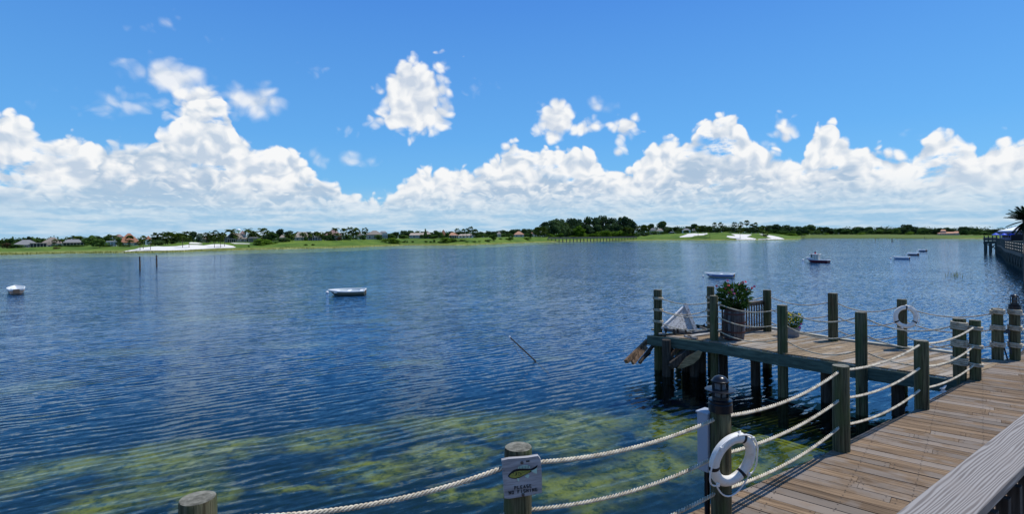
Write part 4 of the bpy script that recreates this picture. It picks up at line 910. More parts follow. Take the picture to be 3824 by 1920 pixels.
# ---- the tugboat
def tug():
    bow, st = moored(3014, 3095, 981.5, R(26)); d = bow - st; L = d.length * 1.02
    o = thing('tugboat', 'miniature tugboat with a maroon hull, white wheelhouse and red funnel', 'tugboat', st, math.atan2(d.y, d.x))
    k = L / 3.6; H = 0.42 * k; rows = hull_pts(L, 1.25 * k, H, sheer=0.9, trans=0.85)
    hull_mesh(o, rows, stripe_mat('tug_hull', (0.10, 0.012, 0.02), (0.10, 0.014, 0.025), (0.20, 0.26, 0.40), 0.05, H * 0.84), WHITE)
    g = MB()
    for sg in (0, -1): g.tube([r[sg] for r in rows], 0.045 * k, 6)
    g.tube([rows[0][0], rows[0][-1]], 0.045 * k, 6); g.ob('rubbing_rail', WHITE, o)
    MB().prism([(r[0].x, r[0].y * .93) for r in rows] + [(r[-1].x, r[-1].y * .93) for r in rows[::-1]], H * .80, H * .86).ob('deck', plain('tug_deck', (0.55, 0.54, 0.50), 0.7), o)
    cx, cy, cz = 0.60 * L, 0.0, H * .86; CH = 0.98 * k; CL, CW = 0.36 * L, 0.66 * k
    cab = MB().box((cx, 0, cz + CH / 2), (CL, CW, CH)).ob('wheelhouse', plain('tug_white', (0.55, 0.54, 0.47), 0.5, 0.06), o, bevel=0.03)
    MB().box((cx + CL * .60, 0, cz + CH * .24), (CL * .34, CW * .8, CH * .48)).ob('fore_cabin', WHITE, o, bevel=0.03)
    MB().box((cx, 0, cz + CH + 0.035), (CL * 1.25, CW * 1.25, 0.07 * k)).ob('roof', WHITE, o, bevel=0.02)
    dk = plain('tug_glass', (0.05, 0.055, 0.06), 0.2, spec=0.5)
    for sg in (-1, 1):
        MB().box((cx + CL * .36, sg * (CW / 2 + .006), cz + CH * .70), (CL * .18, .02, CH * .42)).ob('window', dk, o)
        MB().box((cx - CL * .06, sg * (CW / 2 + .008), cz + CH * .45), (0.035 * k, .02, CH * .86)).ob('door_edge', dk, o)
        MB().box((cx - CL * .34, sg * (CW / 2 + .008), cz + CH * .45), (0.035 * k, .02, CH * .86)).ob('door_edge', dk, o)
        MB().tube([(cx - CL * .28, sg * (CW / 2 + .02), cz + CH * .45), (cx - CL * .28, sg * (CW / 2 + .05), cz + CH * .45), (cx - CL * .28, sg * (CW / 2 + .05), cz + CH * .55)], 0.012 * k, 5).ob('handle', dk, o)
    MB().box((cx + CL / 2 + .006, 0, cz + CH * .72), (.02, CW * .7, CH * .36)).ob('window', dk, o)
    fn = MB().lathe([(0.125 * k, cz + CH + .06), (0.115 * k, cz + CH + 0.42 * k)], 16, (cx, 0, 0)).ob('funnel', plain('funnel_red', (0.50, 0.025, 0.025), 0.45), o)
    MB().lathe([(0.124 * k, cz + CH + 0.30 * k), (0.122 * k, cz + CH + 0.44 * k)], 16, (cx, 0, 0)).ob('funnel_cap', plain('funnel_navy', (0.02, 0.03, 0.09), 0.45), fn)
    for sx in (0.42, -0.42): MB().box((cx + sx * CL, 0, cz + CH + 0.1 * k), (0.12 * k, CW * .6, 0.07 * k)).ob('running_light', plain('maroon', (0.12, 0.02, 0.03), 0.6), o)
    r = MB()
    pts = [(0.04 * L, -.5 * k, 0), (0.04 * L, .5 * k, 0), (0.28 * L, .58 * k, 0), (0.28 * L, -.58 * k, 0)]
    hz = cz + 0.26 * k
    for x, y, _ in pts: r.tube([(x, y, cz - .02), (x, y, hz)], 0.015 * k, 5)
    for a, b_ in ((3, 0), (0, 1), (1, 2)): r.tube([(pts[a][0], pts[a][1], hz), (pts[b_][0], pts[b_][1], hz)], 0.014 * k, 5)
    r.ob('stern_rail', plain('steel', (0.4, 0.4, 0.42), 0.35, metal=0.8), o)
    rope = MB().tube(sag((L * 1.02, 0, H * 1.2), (L * 1.14, 0.1, 0.05), 0.05, 8), 0.014, 5).ob('mooring_line', plain('dull_line', (0.35, 0.32, 0.26), 0.9), o)
tug()
# ---- old piles standing in the lake
PILEM = wood('wet_pile', (0.035, 0.026, 0.02), (0.14, 0.105, 0.08), (18.0, 18.0, 1.4), 0.8, 0.2)
def lake_pile(px, yb, yt, w, label, rope=False):
    c = at_z(px, yb); h = at_d(px, yt, c.y).z; r = w / 2 / FPX * c.y
    o = thing('lake_pile', label, 'pile', c, 0, 'old piles standing in the lake')
    MB().tube([(0.03 * r, 0, -1.2), (0, 0, 0.3), (0.1 * r, 0, h * .55), (-.15 * r, 0, h)], [r * 1.05, r, r * .92, r * .8], 9).ob('shaft', PILEM, o)
    if rope:
        for f in (0.62, 0.9): MB().lathe([(r * 1.0, h * f - .06), (r * 1.12, h * f), (r * 1.0, h * f + .06)], 9, cap=(False, False)).ob('collar', plain('pile_collar', (0.05, 0.035, 0.03), 0.9), o)
lake_pile(522.5, 1005, 958, 6.0, 'left one of two dark old piles standing far out at left', True); lake_pile(585, 991, 953, 5.4, 'right one of two dark old piles standing far out at left', True)
for px, yb, yt, lb in [(3268, 903, 890, 'thin far pole standing alone in the water'), (3330, 903, 891, 'left of two thin far poles close together'), (3334, 903, 891, 'right of two thin far poles close together'), (3452.5, 892, 885, 'tiny far pole at the marsh edge, left of the villa'), (3483, 892.5, 888, 'tiny far pole at the marsh edge, below the villa')]:
    lake_pile(px, yb, yt, 1.7, lb)
def lean_pole():
    a = at_z(2000, 1350); b = at_d(1903, 1259, a.y - 0.2); a2 = a + (a - b) * 0.5
    o = thing('sunken_mast', 'thin mast leaning out of the water with a white tip', 'mast', a)
    MB().tube([a2 - a, (0, 0, 0), (b - a) * .5, b - a], [0.026, 0.025, 0.022, 0.018], 8).ob('pole', wood('mast_wood', (0.02, 0.018, 0.016), (0.08, 0.072, 0.062), (20, 20, 20)), o)
    MB().sphere(b - a, 0.032, 10, 8).ob('tip', WHITE, o)
    st = MB(); ln = plain('thin_line', (0.10, 0.10, 0.09), 0.8)
    st.tube([(b - a) + Vector((.03, 0, -.04)), at_z(1935, 1320, 0.35) - a, at_z(1955, 1345, 0.0) - a], 0.006, 4)
    st.tube([(b - a) * .72 + Vector((0, 0, -.02)), at_z(1966, 1335, 0.1) - a, at_z(1972, 1357, -.05) - a], 0.006, 4); st.ob('stay_line', ln, o)
lean_pole()
# ------------------------------------------------------------------ long low boardwalk before the wood
def far_boardwalk():
    w = wood('far_boardwalk_wood', (0.045, 0.045, 0.05), (0.13, 0.125, 0.125), (2, 10, 10))
    A, B = at_d(2046, 890, column(2046)[0] + 15), at_d(2376, 886, column(2376)[0] + 15); o = thing('far_boardwalk', 'long low boardwalk on close piles at the foot of the wood', 'boardwalk', (A.x, A.y, 0))
    f = lambda u, dz=0, dy=0: (A.lerp(B, u) - Vector((A.x, A.y - dy, 0))) + Vector((0, 0, dz)); n = 27
    MB().beam(f(0, -.35), f(1, -.35), 2.2, 0.5).ob('deck', w, o); MB().beam(f(0, .15, -1.1), f(1, .15, -1.1), .05, .55).ob('rail_screen', w, o); MB().beam(f(0, .75, -1), f(1, .75, -1), .16, .2).ob('handrail', w, o); MB().beam(f(0, .35, -1), f(1, .35, -1), .08, .12).ob('mid_rail', w, o)
    for i in range(n + 1):
        p = f(i / n)
        MB().box((p.x, p.y - 1.0, p.z + .3), (.18, .18, 1.2)).ob('rail_post', w, o)
        for s in (-1.0, 1.0): MB().box((p.x + .3 * s, p.y + s * .9, p.z / 2 - .7), (.34, .34, p.z - .1)).ob('pile', w, o)
        if i < n:
            q = f((i + .5) / n); b = MB()
            b.beam(p + Vector((0, -1.05, -.4)), q + Vector((0, -1.05, .7)), .08, .12); b.beam(q + Vector((0, -1.05, .7)), f((i + 1) / n) + Vector((0, -1.05, -.4)), .08, .12); b.ob('brace', w, o)
far_boardwalk()
def golf_cart(px, yt, yb, label, col):
    g = ground(px, 1); g.z = at_d(px, yb, g.y).z; k = (at_d(px, yt, g.y).z - g.z) / 1.9
    o = thing('golf_cart', label, 'golf cart', g, 0.3, 'golf carts on the far lawn'); m = plain('cart_' + col, {'dark': (.05, .04, .04), 'white': (.7, .7, .7)}[col], .5); bk = plain('cart_black', (.02, .02, .02), .6)
    MB().box((0, 0, .62 * k), (1.2 * k, 2.2 * k, .45 * k), taper=.9).ob('body', m, o); MB().box((0, -.1 * k, 1.86 * k), (1.25 * k, 1.6 * k, .08 * k)).ob('roof', WHITE if col == 'white' else m, o)
    MB().box((0, .3 * k, .98 * k), (1.1 * k, .5 * k, .3 * k)).ob('seat', bk, o)
    for sx in (-1, 1):
        for sy in (-1, 1):
            MB().tube([(sx * .55 * k, sy * .7 * k, .8 * k), (sx * .55 * k, (sy * .65 - .1) * k, 1.85 * k)], .03 * k, 5).ob('roof_post', bk, o)
            MB().tube([(sx * .48 * k, sy * .75 * k, .27 * k), (sx * .64 * k, sy * .75 * k, .27 * k)], .27 * k, 10).ob('wheel', bk, o)
golf_cart(2432, 873, 882, 'dark golf cart parked on the lawn right of the far palms', 'dark'); golf_cart(124, 918, 929, 'dark golf cart with a pale roof on the left lawn', 'dark'); golf_cart(102, 919, 928, 'white golf cart before the wide grey roof', 'white')
# ------------------------------------------------------------------ boardwalk and pier: decks
DECKW = wood('deck_boards', (0.080, 0.050, 0.027), (0.240, 0.160, 0.092), (1.1, 26, 26), 0.85, 0.20, 0.5, (0.195, 0.160, 0.128))
PIERW = wood('pier_boards', (0.125, 0.086, 0.050), (0.335, 0.245, 0.145), (1.1, 26, 26), 0.85, 0.18, 0.5, (0.30, 0.265, 0.22))
BEAMW = wood('treated_beam', (0.035, 0.055, 0.045), (0.085, 0.125, 0.10), (1.5, 14, 14), 0.8, 0.12)
DARKW = wood('dark_timber', (0.02, 0.017, 0.014), (0.075, 0.062, 0.05), (16, 16, 1.3), 0.85, 0.2)
NAILM = plain('rusty_nail', (0.03, 0.02, 0.016), 0.7)
def pxd(lst): return [tuple(at_z(x, y, DECK)[:2]) for x, y in lst]
EDGE = pxd([(2718, 1856), (2850, 1798), (3084, 1694), (3177, 1641), (3305, 1577), (3414, 1535), (3470, 1494), (3623, 1416)])
d0 = Vector((EDGE[0][0] - EDGE[2][0], EDGE[0][1] - EDGE[2][1])).normalized()
EDGE = [(EDGE[0][0] + d0.x * 1.0 - .02, EDGE[0][1] + d0.y * 1.0), (-0.15, 4.15), (-2.5, 3.35), (-6.0, 2.4)][::-1] + EDGE
SEAM = pxd([(3670, 1389), (3747, 1347)])
BACK = pxd([(3803, 1326), (3824, 1303)]) + [(15.2, 15.6), (19.5, 18.5)]
BW = EDGE + SEAM + BACK + [(22.5, 14.0), (14.5, 8.2), (8.5, 3.2), (4.0, -0.4), (-6.0, -3.0)]
PIER = pxd([(2486, 1256), (2700, 1281), (2907, 1317), (3195, 1359), (3414, 1390), (3604, 1417)]) + [SEAM[0], SEAM[1]] + pxd([(3666, 1338), (3561, 1324), (3476, 1313), (3352, 1301), (3128, 1272), (2868, 1229)])
rp = random.Random(5)
def planks(parent, poly, ang, width, matl, z, thick=0.04, joint=2.4, gap=0.012, nails=None):
    """boards laid along ang, cut to the outline; every board is an object with its own length and warp"""
    c, s = math.cos(ang), math.sin(ang); N = (-s, c)
    vs = [-s * x + c * y for x, y in poly]; k = math.floor(min(vs) / width); n = 0
    while k * width < max(vs):
        v0, v1 = k * width, (k + 1) * width; st = clip(clip(poly, N, v1 - gap), (s, -c), -(v0)); k += 1
        if len(st) < 3 or area2(st) < 0.004: continue
        us = [c * x + s * y for x, y in st]; u = min(us); cuts = [u]
        off = rp.uniform(0.5, joint)
        while cuts[-1] + off < max(us) - 0.35: cuts.append(cuts[-1] + off); off = joint * rp.choice((0.75, 1.0, 1.5))
        cuts.append(max(us) + 0.01)
        for a, b in zip(cuts, cuts[1:]):
            pc = clip(clip(st, (c, s), b - 0.005), (-c, -s), -(a))
            if len(pc) < 3 or area2(pc) < 0.003: continue
            mx, my = sum(p[0] for p in pc) / len(pc), sum(p[1] for p in pc) / len(pc); dz = rp.uniform(-0.004, 0.003)
            loc = [((x - mx) * c + (y - my) * s, -(x - mx) * s + (y - my) * c) for x, y in pc]
            o = MB().prism(loc, -thick, 0).ob('plank', matl, parent, Vector((mx, my, z + dz)) - parent.location, (rp.uniform(-.006, .006), 0, ang))
            n += 1
            if nails is not None:
                us2 = [p[0] for p in loc]; vv = [p[1] for p in loc]
                q = -12.0; pos = []
                for t in np.arange(math.floor((min(us2) + mx * c + my * s) / 0.62) * 0.62, max(us2) + mx * c + my * s, 0.62):
                    lu = t - (mx * c + my * s)
                    if min(us2) + .04 < lu < max(us2) - .04: pos.append(lu)
                for lu in pos + [min(us2) + .05, max(us2) - .05]:
                    for lv in (min(vv) + 0.032, max(vv) - 0.032):
                        ok = all(((b_[0] - a_[0]) * (lv - a_[1]) - (b_[1] - a_[1]) * (lu - a_[0])) * (1 if True else 1) > -1 for a_, b_ in zip(loc, loc[1:] + loc[:1]))
                        if ok: nails.append((mx + lu * c - lv * s + rp.uniform(-.008, .008), my + lu * s + lv * c + rp.uniform(-.008, .008), z + dz + 0.0015))
    return n
def nail_obj(parent, pts, r=0.0085):
    b = MB()
    for p in pts:
        a0 = rp.uniform(0, 1); b.add([(p[0] + r * math.cos(a0 + i * 1.257), p[1] + r * math.sin(a0 + i * 1.257), p[2] + (0.003 if i % 2 else 0.002)) for i in range(5)], [(0, 1, 2, 3, 4)])
    o = b.ob('nails', NAILM, parent); o.location = -parent.location; tag(o, kind='stuff')
bwalk = tag(thing('boardwalk', 'boardwalk', None), kind='structure'); del bwalk['label']
nl = []; nv = planks(bwalk, BW, math.atan2(-0.655, 0.755), 0.185, DECKW, DECK, joint=2.2, nails=nl)
nail_obj(bwalk, [p for p in nl if p[1] > 2 and math.hypot(p[0], p[1]) < 17])
pier = tag(thing('pier', 'pier', None, (6.0, 14.0, 0.0)), kind='structure'); del pier['label']
nl2 = []; planks(pier, PIER, R(29), 0.165, PIERW, DECK, joint=2.0, nails=nl2); nail_obj(pier, nl2)
print('planks', nv, len(nl))
def edge_beam(parent, pts, z0, h, w, inset, m, name='edge_beam'):
    P = [Vector((x, y, 0)) for x, y in pts]
    for a, b in zip(P, P[1:]):
        t = (b - a).normalized(); nrm = Vector((-t.y, t.x, 0)) * inset; L = (b - a).length
        o = MB().box((0, 0, 0), (L + 0.02, w, h)).ob(name, m, parent, (a + b) / 2 + nrm + Vector((0, 0, z0 - h / 2)) - parent.location, (0, 0, math.atan2(t.y, t.x)), bevel=0.006)
edge_beam(bwalk, EDGE, DECK - 0.045, 0.24, 0.05, -0.07, BEAMW)
PF = pxd([(2418, 1250), (2700, 1282), (2907, 1318), (3195, 1360), (3414, 1391), (3608, 1419)])
edge_beam(pier, PF[:2], DECK - 0.03, 0.29, 0.055, 0.012, BEAMW); edge_beam(pier, PF[1:], DECK - 0.045, 0.29, 0.055, 0.012, BEAMW)
PB = pxd([(2868, 1225), (3128, 1268), (3352, 1296), (3476, 1308), (3640, 1331)])
CURBW = wood('curb_board', (0.30, 0.28, 0.22), (0.48, 0.46, 0.38), (1.1, 20, 20), 0.85, 0.1)
edge_beam(pier, PB, DECK + 0.035, 0.07, 0.16, 0.03, CURBW, 'curb_board'); edge_beam(pier, PB, DECK - 0.045, 0.26, 0.05, 0.06, BEAMW)
LE = pxd([(2418, 1248), (2640, 1222), (2868, 1226)])
edge_beam(pier, LE, DECK - 0.05, 0.24, 0.05, -0.02, BEAMW)
# bare joists at the broken end of the pier, and short board ends lying on them
for i, (a, b) in enumerate([((2470, 1253), (2660, 1225)), ((2540, 1262), (2740, 1226)), ((2610, 1271), (2800, 1228))]):
    p, q = at_z(*a, DECK), at_z(*b, DECK); MB().beam(p + Vector((0, 0, -.12)), q + Vector((0, 0, -.12)), .05, .16).ob('joist', DARKW, pier).location -= Vector((0, 0, 0)) + pier.location
for (a, b, w, z) in [((2434, 1238), (2472, 1237), .12, .05), ((2462, 1250), (2484, 1249), .10, .02), ((2500, 1233), (2596, 1249), .11, .03), ((2560, 1256), (2600, 1268), .12, .02), ((2566, 1262), (2660, 1246), .2, .02), ((2600, 1246), (2690, 1236), .18, .025)]:
    p, q = at_z(*a, DECK), at_z(*b, DECK); MB().beam(p + Vector((0, 0, z)), q + Vector((0, 0, z)), w, .045).ob('loose_board', wood('grey_boards', (0.10, 0.095, 0.085), (0.30, 0.29, 0.27), (1.2, 22, 22)), pier).location -= pier.location
# ------------------------------------------------------------------ piles under the decks
def under_pile(x, y, r=0.13, top=DECK - 0.06, parent=pier):
    MB().tube([(0, 0, -2.4), (0.01, 0, -1), (0, 0, top)], [r * 1.04, r, r], 10).ob('pile', DARKW, parent, Vector((x, y, 0)) - parent.location)
for px, py in [(2820, 1285), (3085, 1330), (3352, 1366), (2700, 1262), (2560, 1248), (2862, 1238), (2590, 1262), (2488, 1262), (2500, 1240), (2620, 1250)]:
    p = at_z(px, py, DECK); under_pile(p.x, p.y)
for px, py in [(2760, 1845), (3010, 1735), (3260, 1610), (3560, 1457)]:
    p = at_z(px, py, DECK); under_pile(p.x + .35, p.y - .30, parent=bwalk)
# ------------------------------------------------------------------ posts
def post_mat():
    def fn(t):
        r = rnd(t); p = t.vm('ADD', ocoord(t), t.vec(r * 17.0, r * 31.0, r * 7.0)); x, y, z = t.xyz(p)
        st = t.noise(t.vec(x * 26.0, y * 26.0, z * 1.1), 1.0, 5.0, 0.65); fine = t.noise(t.vec(x * 90.0, y * 90.0, z * 3.0), 1.0, 3.0, 0.6)
        moss = t.noise(t.vec(x * 5.0, y * 5.0, z * 1.4), 1.0, 4.0, 0.6)
        c = t.mix(t.step(st * 0.65 + fine * 0.35, 0.36, 0.64), (0.026, 0.025, 0.012), (0.135, 0.126, 0.070))
        c = t.mix(t.step(moss, 0.42, 0.66) * 0.75, c, t.mix(st, (0.024, 0.040, 0.013), (0.090, 0.118, 0.042)))
        c = t.mix(t.step(moss, 0.44, 0.30) * 0.5, c, (0.095, 0.062, 0.028))
        crack = t.step(t.noise(t.vec(x * 34.0, y * 34.0, z * 0.55), 1.0, 2.0, 0.5), 0.36, 0.30)
        c = t.mix(crack * 0.85, c, (0.008, 0.008, 0.006))
        return pbr(t, c, 0.85, st - crack * 0.6, 0.7, 0.008, 0.25)
    return mat('mossy_post', fn)
POSTM = post_mat()
def end_grain():
    def fn(t):
        p = ocoord(t); x, y, z = t.xyz(p); n = t.noise(p, 9.0, 5.0, 0.7); r = (x * x + y * y).m('SQRT')
        rings = ((r + (n - 0.5) * 0.02) * 330.0).m('SINE') * 0.5 + 0.5
        c = t.mix(t.step(n, 0.32, 0.66), (0.045, 0.042, 0.030), (0.25, 0.24, 0.19)); c = t.mix(rings * 0.35, c, (0.10, 0.095, 0.075))
        return pbr(t, c, 0.9, n, 0.8, 0.006, 0.2)
    return mat('end_grain', fn)
ENDM = end_grain()
ROPEM = mat('manila_rope', lambda t: pbr(t, t.mix(t.step(t.noise(ocoord(t), 9.0, 5.0, 0.75), 0.3, 0.62), (0.32, 0.26, 0.18), (0.64, 0.57, 0.44)), 0.85, t.noise(ocoord(t), 240.0, 2.0), 0.3, 0.002, 0.15))
HOLE = plain('rope_hole_dark', (0.012, 0.008, 0.006), 0.9)
POSTS = {}
def post(key, label, pos, ztop, r, group, bottom=-2.3, coils=(), lean=(0, 0)):
    o = thing('rope_post', label, 'post', (pos[0], pos[1], DECK), 0, group)
    rr = random.Random(sum(ord(ch) * 7 ** i for i, ch in enumerate(key))); h = ztop - DECK; m = 22; V = []; b = MB(); zs = [bottom - DECK, -1.0, 0.0, h * .35, h * .7, h - 0.02, h]
    ph = [rr.uniform(0, 6.28) for _ in range(3)]
    prof = [r * (1.0 if i < 6 else 0.955) * (1 + 0.012 * math.sin(i * 1.7 + ph[0])) for i in range(7)]
    vs = [(p * (1 + 0.014 * math.sin(3 * a + ph[1]) + 0.010 * math.sin(5 * a + ph[2])) * math.cos(a) + lean[0] * z, p * (1 + 0.014 * math.sin(3 * a + ph[1])) * math.sin(a) + lean[1] * z, z) for p, z in zip(prof, zs) for a in [k * 2 * math.pi / m for k in range(m)]]
    n = 7; b.add(vs, [(i * m + k, i * m + (k + 1) % m, (i + 1) * m + (k + 1) % m, (i + 1) * m + k) for i in range(n - 1) for k in range(m)], True)
    b.ob('shaft', POSTM, o)
    MB().add(vs[-m:] + [(lean[0] * h, lean[1] * h, h + 0.004)], [(k, (k + 1) % m, m) for k in range(m)]).ob('end_grain', ENDM, o)
    for hz, turns in coils:
        R0 = r + 0.020; n = int(turns * 20)
        pts = [(R0 * math.cos(a) + lean[0] * hz, R0 * math.sin(a) + lean[1] * hz, hz + 0.040 * (turns / 2 - turns * i / n) + rr.uniform(-.002, .002)) for i, a in [(i, ph[0] + i * 2 * math.pi * turns / n) for i in range(n + 1)]]
        o2 = obj('rope_coil', rope_mesh('rope_coil', pts, 0.021, ROPEM, 0.075, 6, 4), None, o)
    POSTS[key] = (Vector((pos[0], pos[1], 0)), r, lean); return o
def ptop(px, pb, pt):              # post from its base and top in the photograph
    p = at_z(px, pb, DECK); return (p.x, p.y), at_d(px, pt, p.y).z
def near(px, py, h): p = at_z(px, py, DECK + h); return (p.x, p.y), DECK + h
G1, G2 = 'rope posts along the boardwalk', 'rope posts along the pier'
ps, z = near(738, 1862, 1.27); post('P0', 'nearest rope post at lower left, only its grey top in view', ps, z, 0.118, G1)
ps, z = near(1925, 1670, 1.27); post('P1', 'rope post that carries the wooden fish sign', ps, z, 0.118, G1, lean=(0.02, 0))
P2 = ((2684 - PX0) / FPX * 5.72, 5.72); post('P2', 'rope post carrying the near lantern and the big life ring', P2, DECK + 1.30, 0.105, G1)
ps, z = ptop(3143, 1682, 1366); post('P3', 'plain mossy rope post just right of the near lantern post', ps, z, 0.108, G1)
ps, z = ptop(3443, 1526, 1272); post('P4', 'plain mossy rope post at the middle of the boardwalk edge, before the cleat', ps, z, 0.108, G1)
C2 = [(1.08, 2), (0.70, 2), (0.32, 2)]; C3 = [(1.14, 3), (0.76, 3), (0.35, 3)]; C4 = [(1.10, 4), (0.73, 4), (0.35, 4)]
ps, z = ptop(3643, 1418, 1196); post('P5', 'rope post with double coils at the corner of boardwalk and pier', ps, z, 0.098, G1, coils=C2)
ps, z = ptop(2458, 1244, 1082); post('C', 'outermost rope post at the broken corner of the pier', ps, z, 0.128, G2, coils=[(1.10, 2), (0.74, 2), (0.38, 2)])
ps, z = ptop(2667, 1271, 1105); post('F1', 'rope post on the pier front beside the barrel planter', ps, z, 0.118, G2)
ps, z = ptop(2923, 1316, 1140); post('F2', 'rope post on the pier front before the yellow flowers', ps, z, 0.124, G2)
ps, z = ptop(3217, 1364, 1166); post('F3', 'rope post on the pier front, between the flower post and the coiled one', ps, z, 0.122, G2)
ps, z = ptop(3584, 1412, 1190); post('F4', 'dark post wrapped in thick rope coils where the pier meets the boardwalk', ps, z, 0.116, G2, coils=C4)
ps, z = ptop(2655, 1243, 1070); post('B1', 'rear rope post behind the barrel, left of the flowering shrub', ps, z, 0.112, G2, coils=[(1.12, 2), (0.72, 2), (0.32, 2)])
ps, z = ptop(2866, 1238, 1083); post('B2', 'brown rear post at the end of the balustrade', ps, z, 0.122, G2)
ps, z = ptop(3111, 1273, 1095); post('B3', 'rear rope post in the middle of the pier back edge', ps, z, 0.126, G2)
ps, z = ptop(3370, 1302, 1118); post('B4', 'rear rope post that carries the far small life ring', ps, z, 0.112, G2)
ps, z = ptop(3726, 1342, 1152); post('B5', 'post with three triple coils left of the ladder', ps, z, 0.112, G2, coils=C3)
ps, z = ptop(3791, 1344, 1168); post('B6', 'post with triple coils under the far lantern', ps, z, 0.104, G2, coils=C3)
p7 = (POSTS['B6'][0].x + 2.6, POSTS['B6'][0].y + 2.0)
# broken stump behind the wreck
st = at_z(2533, 1226, DECK); o = thing('broken_post', 'broken leaning post stump behind the wrecked bow', 'post', st)
MB().tube([(0.05, .2, -2.2), (0.03, .1, 0), (0.10, .0, 0.45), (0.12, 0, 0.58)], [0.115, 0.112, 0.105, 0.095], 14).ob('shaft', POSTM, o); MB().lathe([(0.095, 0), (0.05, .012)], 14, (0.12, 0, 0.58)).ob('end_grain', ENDM, o)
# ------------------------------------------------------------------ ropes strung between the posts
LV = {'top': 1.10, 'middle': 0.71, 'bottom': 0.32}
def ropes(a, b, where, r, drop, group, lv=None, hi=None, levels=('top', 'middle', 'bottom'), pitch=0.11):
    for nm in levels:
        ha, hb = (lv or LV)[nm], (hi or lv or LV)[nm]; A, ra, la = POSTS[a]; B = POSTS[b][0] if b in POSTS else Vector((p7[0], p7[1], 0)); rb = POSTS[b][1] if b in POSTS else .1
        d = (B - A).normalized(); pa = A + d * (ra * .6) + Vector((la[0] * ha, 0, DECK + ha)); pb = B - d * (rb * .6) + Vector((0, 0, DECK + hb))
        o = obj('rope', rope_mesh('rope', [p - pa for p in sag(pa, pb, drop * rg.uniform(.85, 1.18))], r * .9, ROPEM, pitch, 7 if r > .02 else 6, 5), None, None, pa)
        tag(o, nm + ' rope ' + where, 'rope', group)
RG1, RG2 = 'ropes strung along the boardwalk', 'ropes strung round the pier'
NEAR = {'top': 1.12, 'middle': 0.72, 'bottom': 0.34}
ropes('P0', 'P1', 'running left from the fish sign post', 0.0235, 0.10, RG1, NEAR)
ropes('P1', 'P2', 'between the fish sign post and the near lantern post', 0.0235, 0.10, RG1, NEAR)
ropes('P2', 'P3', 'between the near lantern post and the next mossy post', 0.0235, 0.10, RG1, NEAR, pitch=0.15)
ropes('P3', 'P4', 'between the two plain mossy boardwalk posts', 0.0225, 0.10, RG1, NEAR, pitch=0.15)
ropes('P4', 'P5', 'above the cleat, ending at the double coiled corner post', 0.0215, 0.10, RG1, NEAR, LV, pitch=0.14)
ropes('C', 'F1', 'in front of the wrecked bow', 0.019, 0.13, RG2)
ropes('F1', 'F2', 'in front of the barrel planter', 0.0195, 0.19, RG2)
ropes('F2', 'F3', 'on the pier front right of the yellow flowers', 0.0195, 0.19, RG2)
ropes('F3', 'F4', 'on the pier front ending at the thick coils', 0.0195, 0.19, RG2)
ropes('C', 'B1', 'behind the wrecked bow', 0.018, 0.15, RG2, levels=('middle',))
ropes('B1', 'B2', 'behind the barrel and the balustrade', 0.018, 0.15, RG2)
ropes('B2', 'B3', 'on the pier back edge behind the flower tub', 0.0185, 0.19, RG2)
ropes('B3', 'B4', 'on the pier back edge left of the far life ring', 0.0185, 0.19, RG2)
ropes('B4', 'B5', 'on the pier back edge right of the far life ring', 0.0185, 0.19, RG2)
ropes('B6', 'P7', 'leaving the far lantern post to the right', 0.0185, 0.12, RG2)
# ------------------------------------------------------------------ lanterns
BLACK = plain('black_enamel', (0.007, 0.008, 0.011), 0.28, 0.1, spec=0.4)
FROST = plain('frosted_lens', (0.16, 0.17, 0.18), 0.35, 0.1)
def lantern(key, ztop, s, label):
    A, r, l = POSTS[key]
    o = thing('post_lantern', label, 'lantern', (A.x, A.y, ztop), 0, 'black lanterns on the rope posts')
    w = r / 0.105 / s
    MB().lathe([(.112 * w, -.075), (.121 * w, -.07), (.121 * w, .012), (.112 * w, .022), (.121 * w, .03), (.121 * w, .05), (.086, .056), (.084, .085)], 28).ob('collar', BLACK, o)
    MB().lathe([(.056, .085), (.056, .235)], 20).ob('lens', FROST, o)
    MB().lathe([(.058, .146), (.150, .150), (.156, .156), (.150, .162), (.058, .166)], 32, cap=(False, False)).ob('brim', BLACK, o)
    for i in range(6):
        a = i * math.pi / 3 + .3; MB().tube([(.079 * math.cos(a), .079 * math.sin(a), .075), (.079 * math.cos(a), .079 * math.sin(a), .24)], .010, 6).ob('cage_bar', BLACK, o)
    MB().lathe([(.088, .236), (.091, .240), (.091, .250), (.083, .256), (.074, .272), (.058, .289), (.034, .301), (.002, .305)], 28).ob('dome', BLACK, o)
    o.scale = (s, s, s); return o
lantern('P2', DECK + 1.30 - 0.04, 1.0, 'near black dome lantern capping the post above the big life ring')
lantern('B6', DECK + 1.30 - 0.02, 0.95, 'far black dome lantern on the coiled post at the right edge')
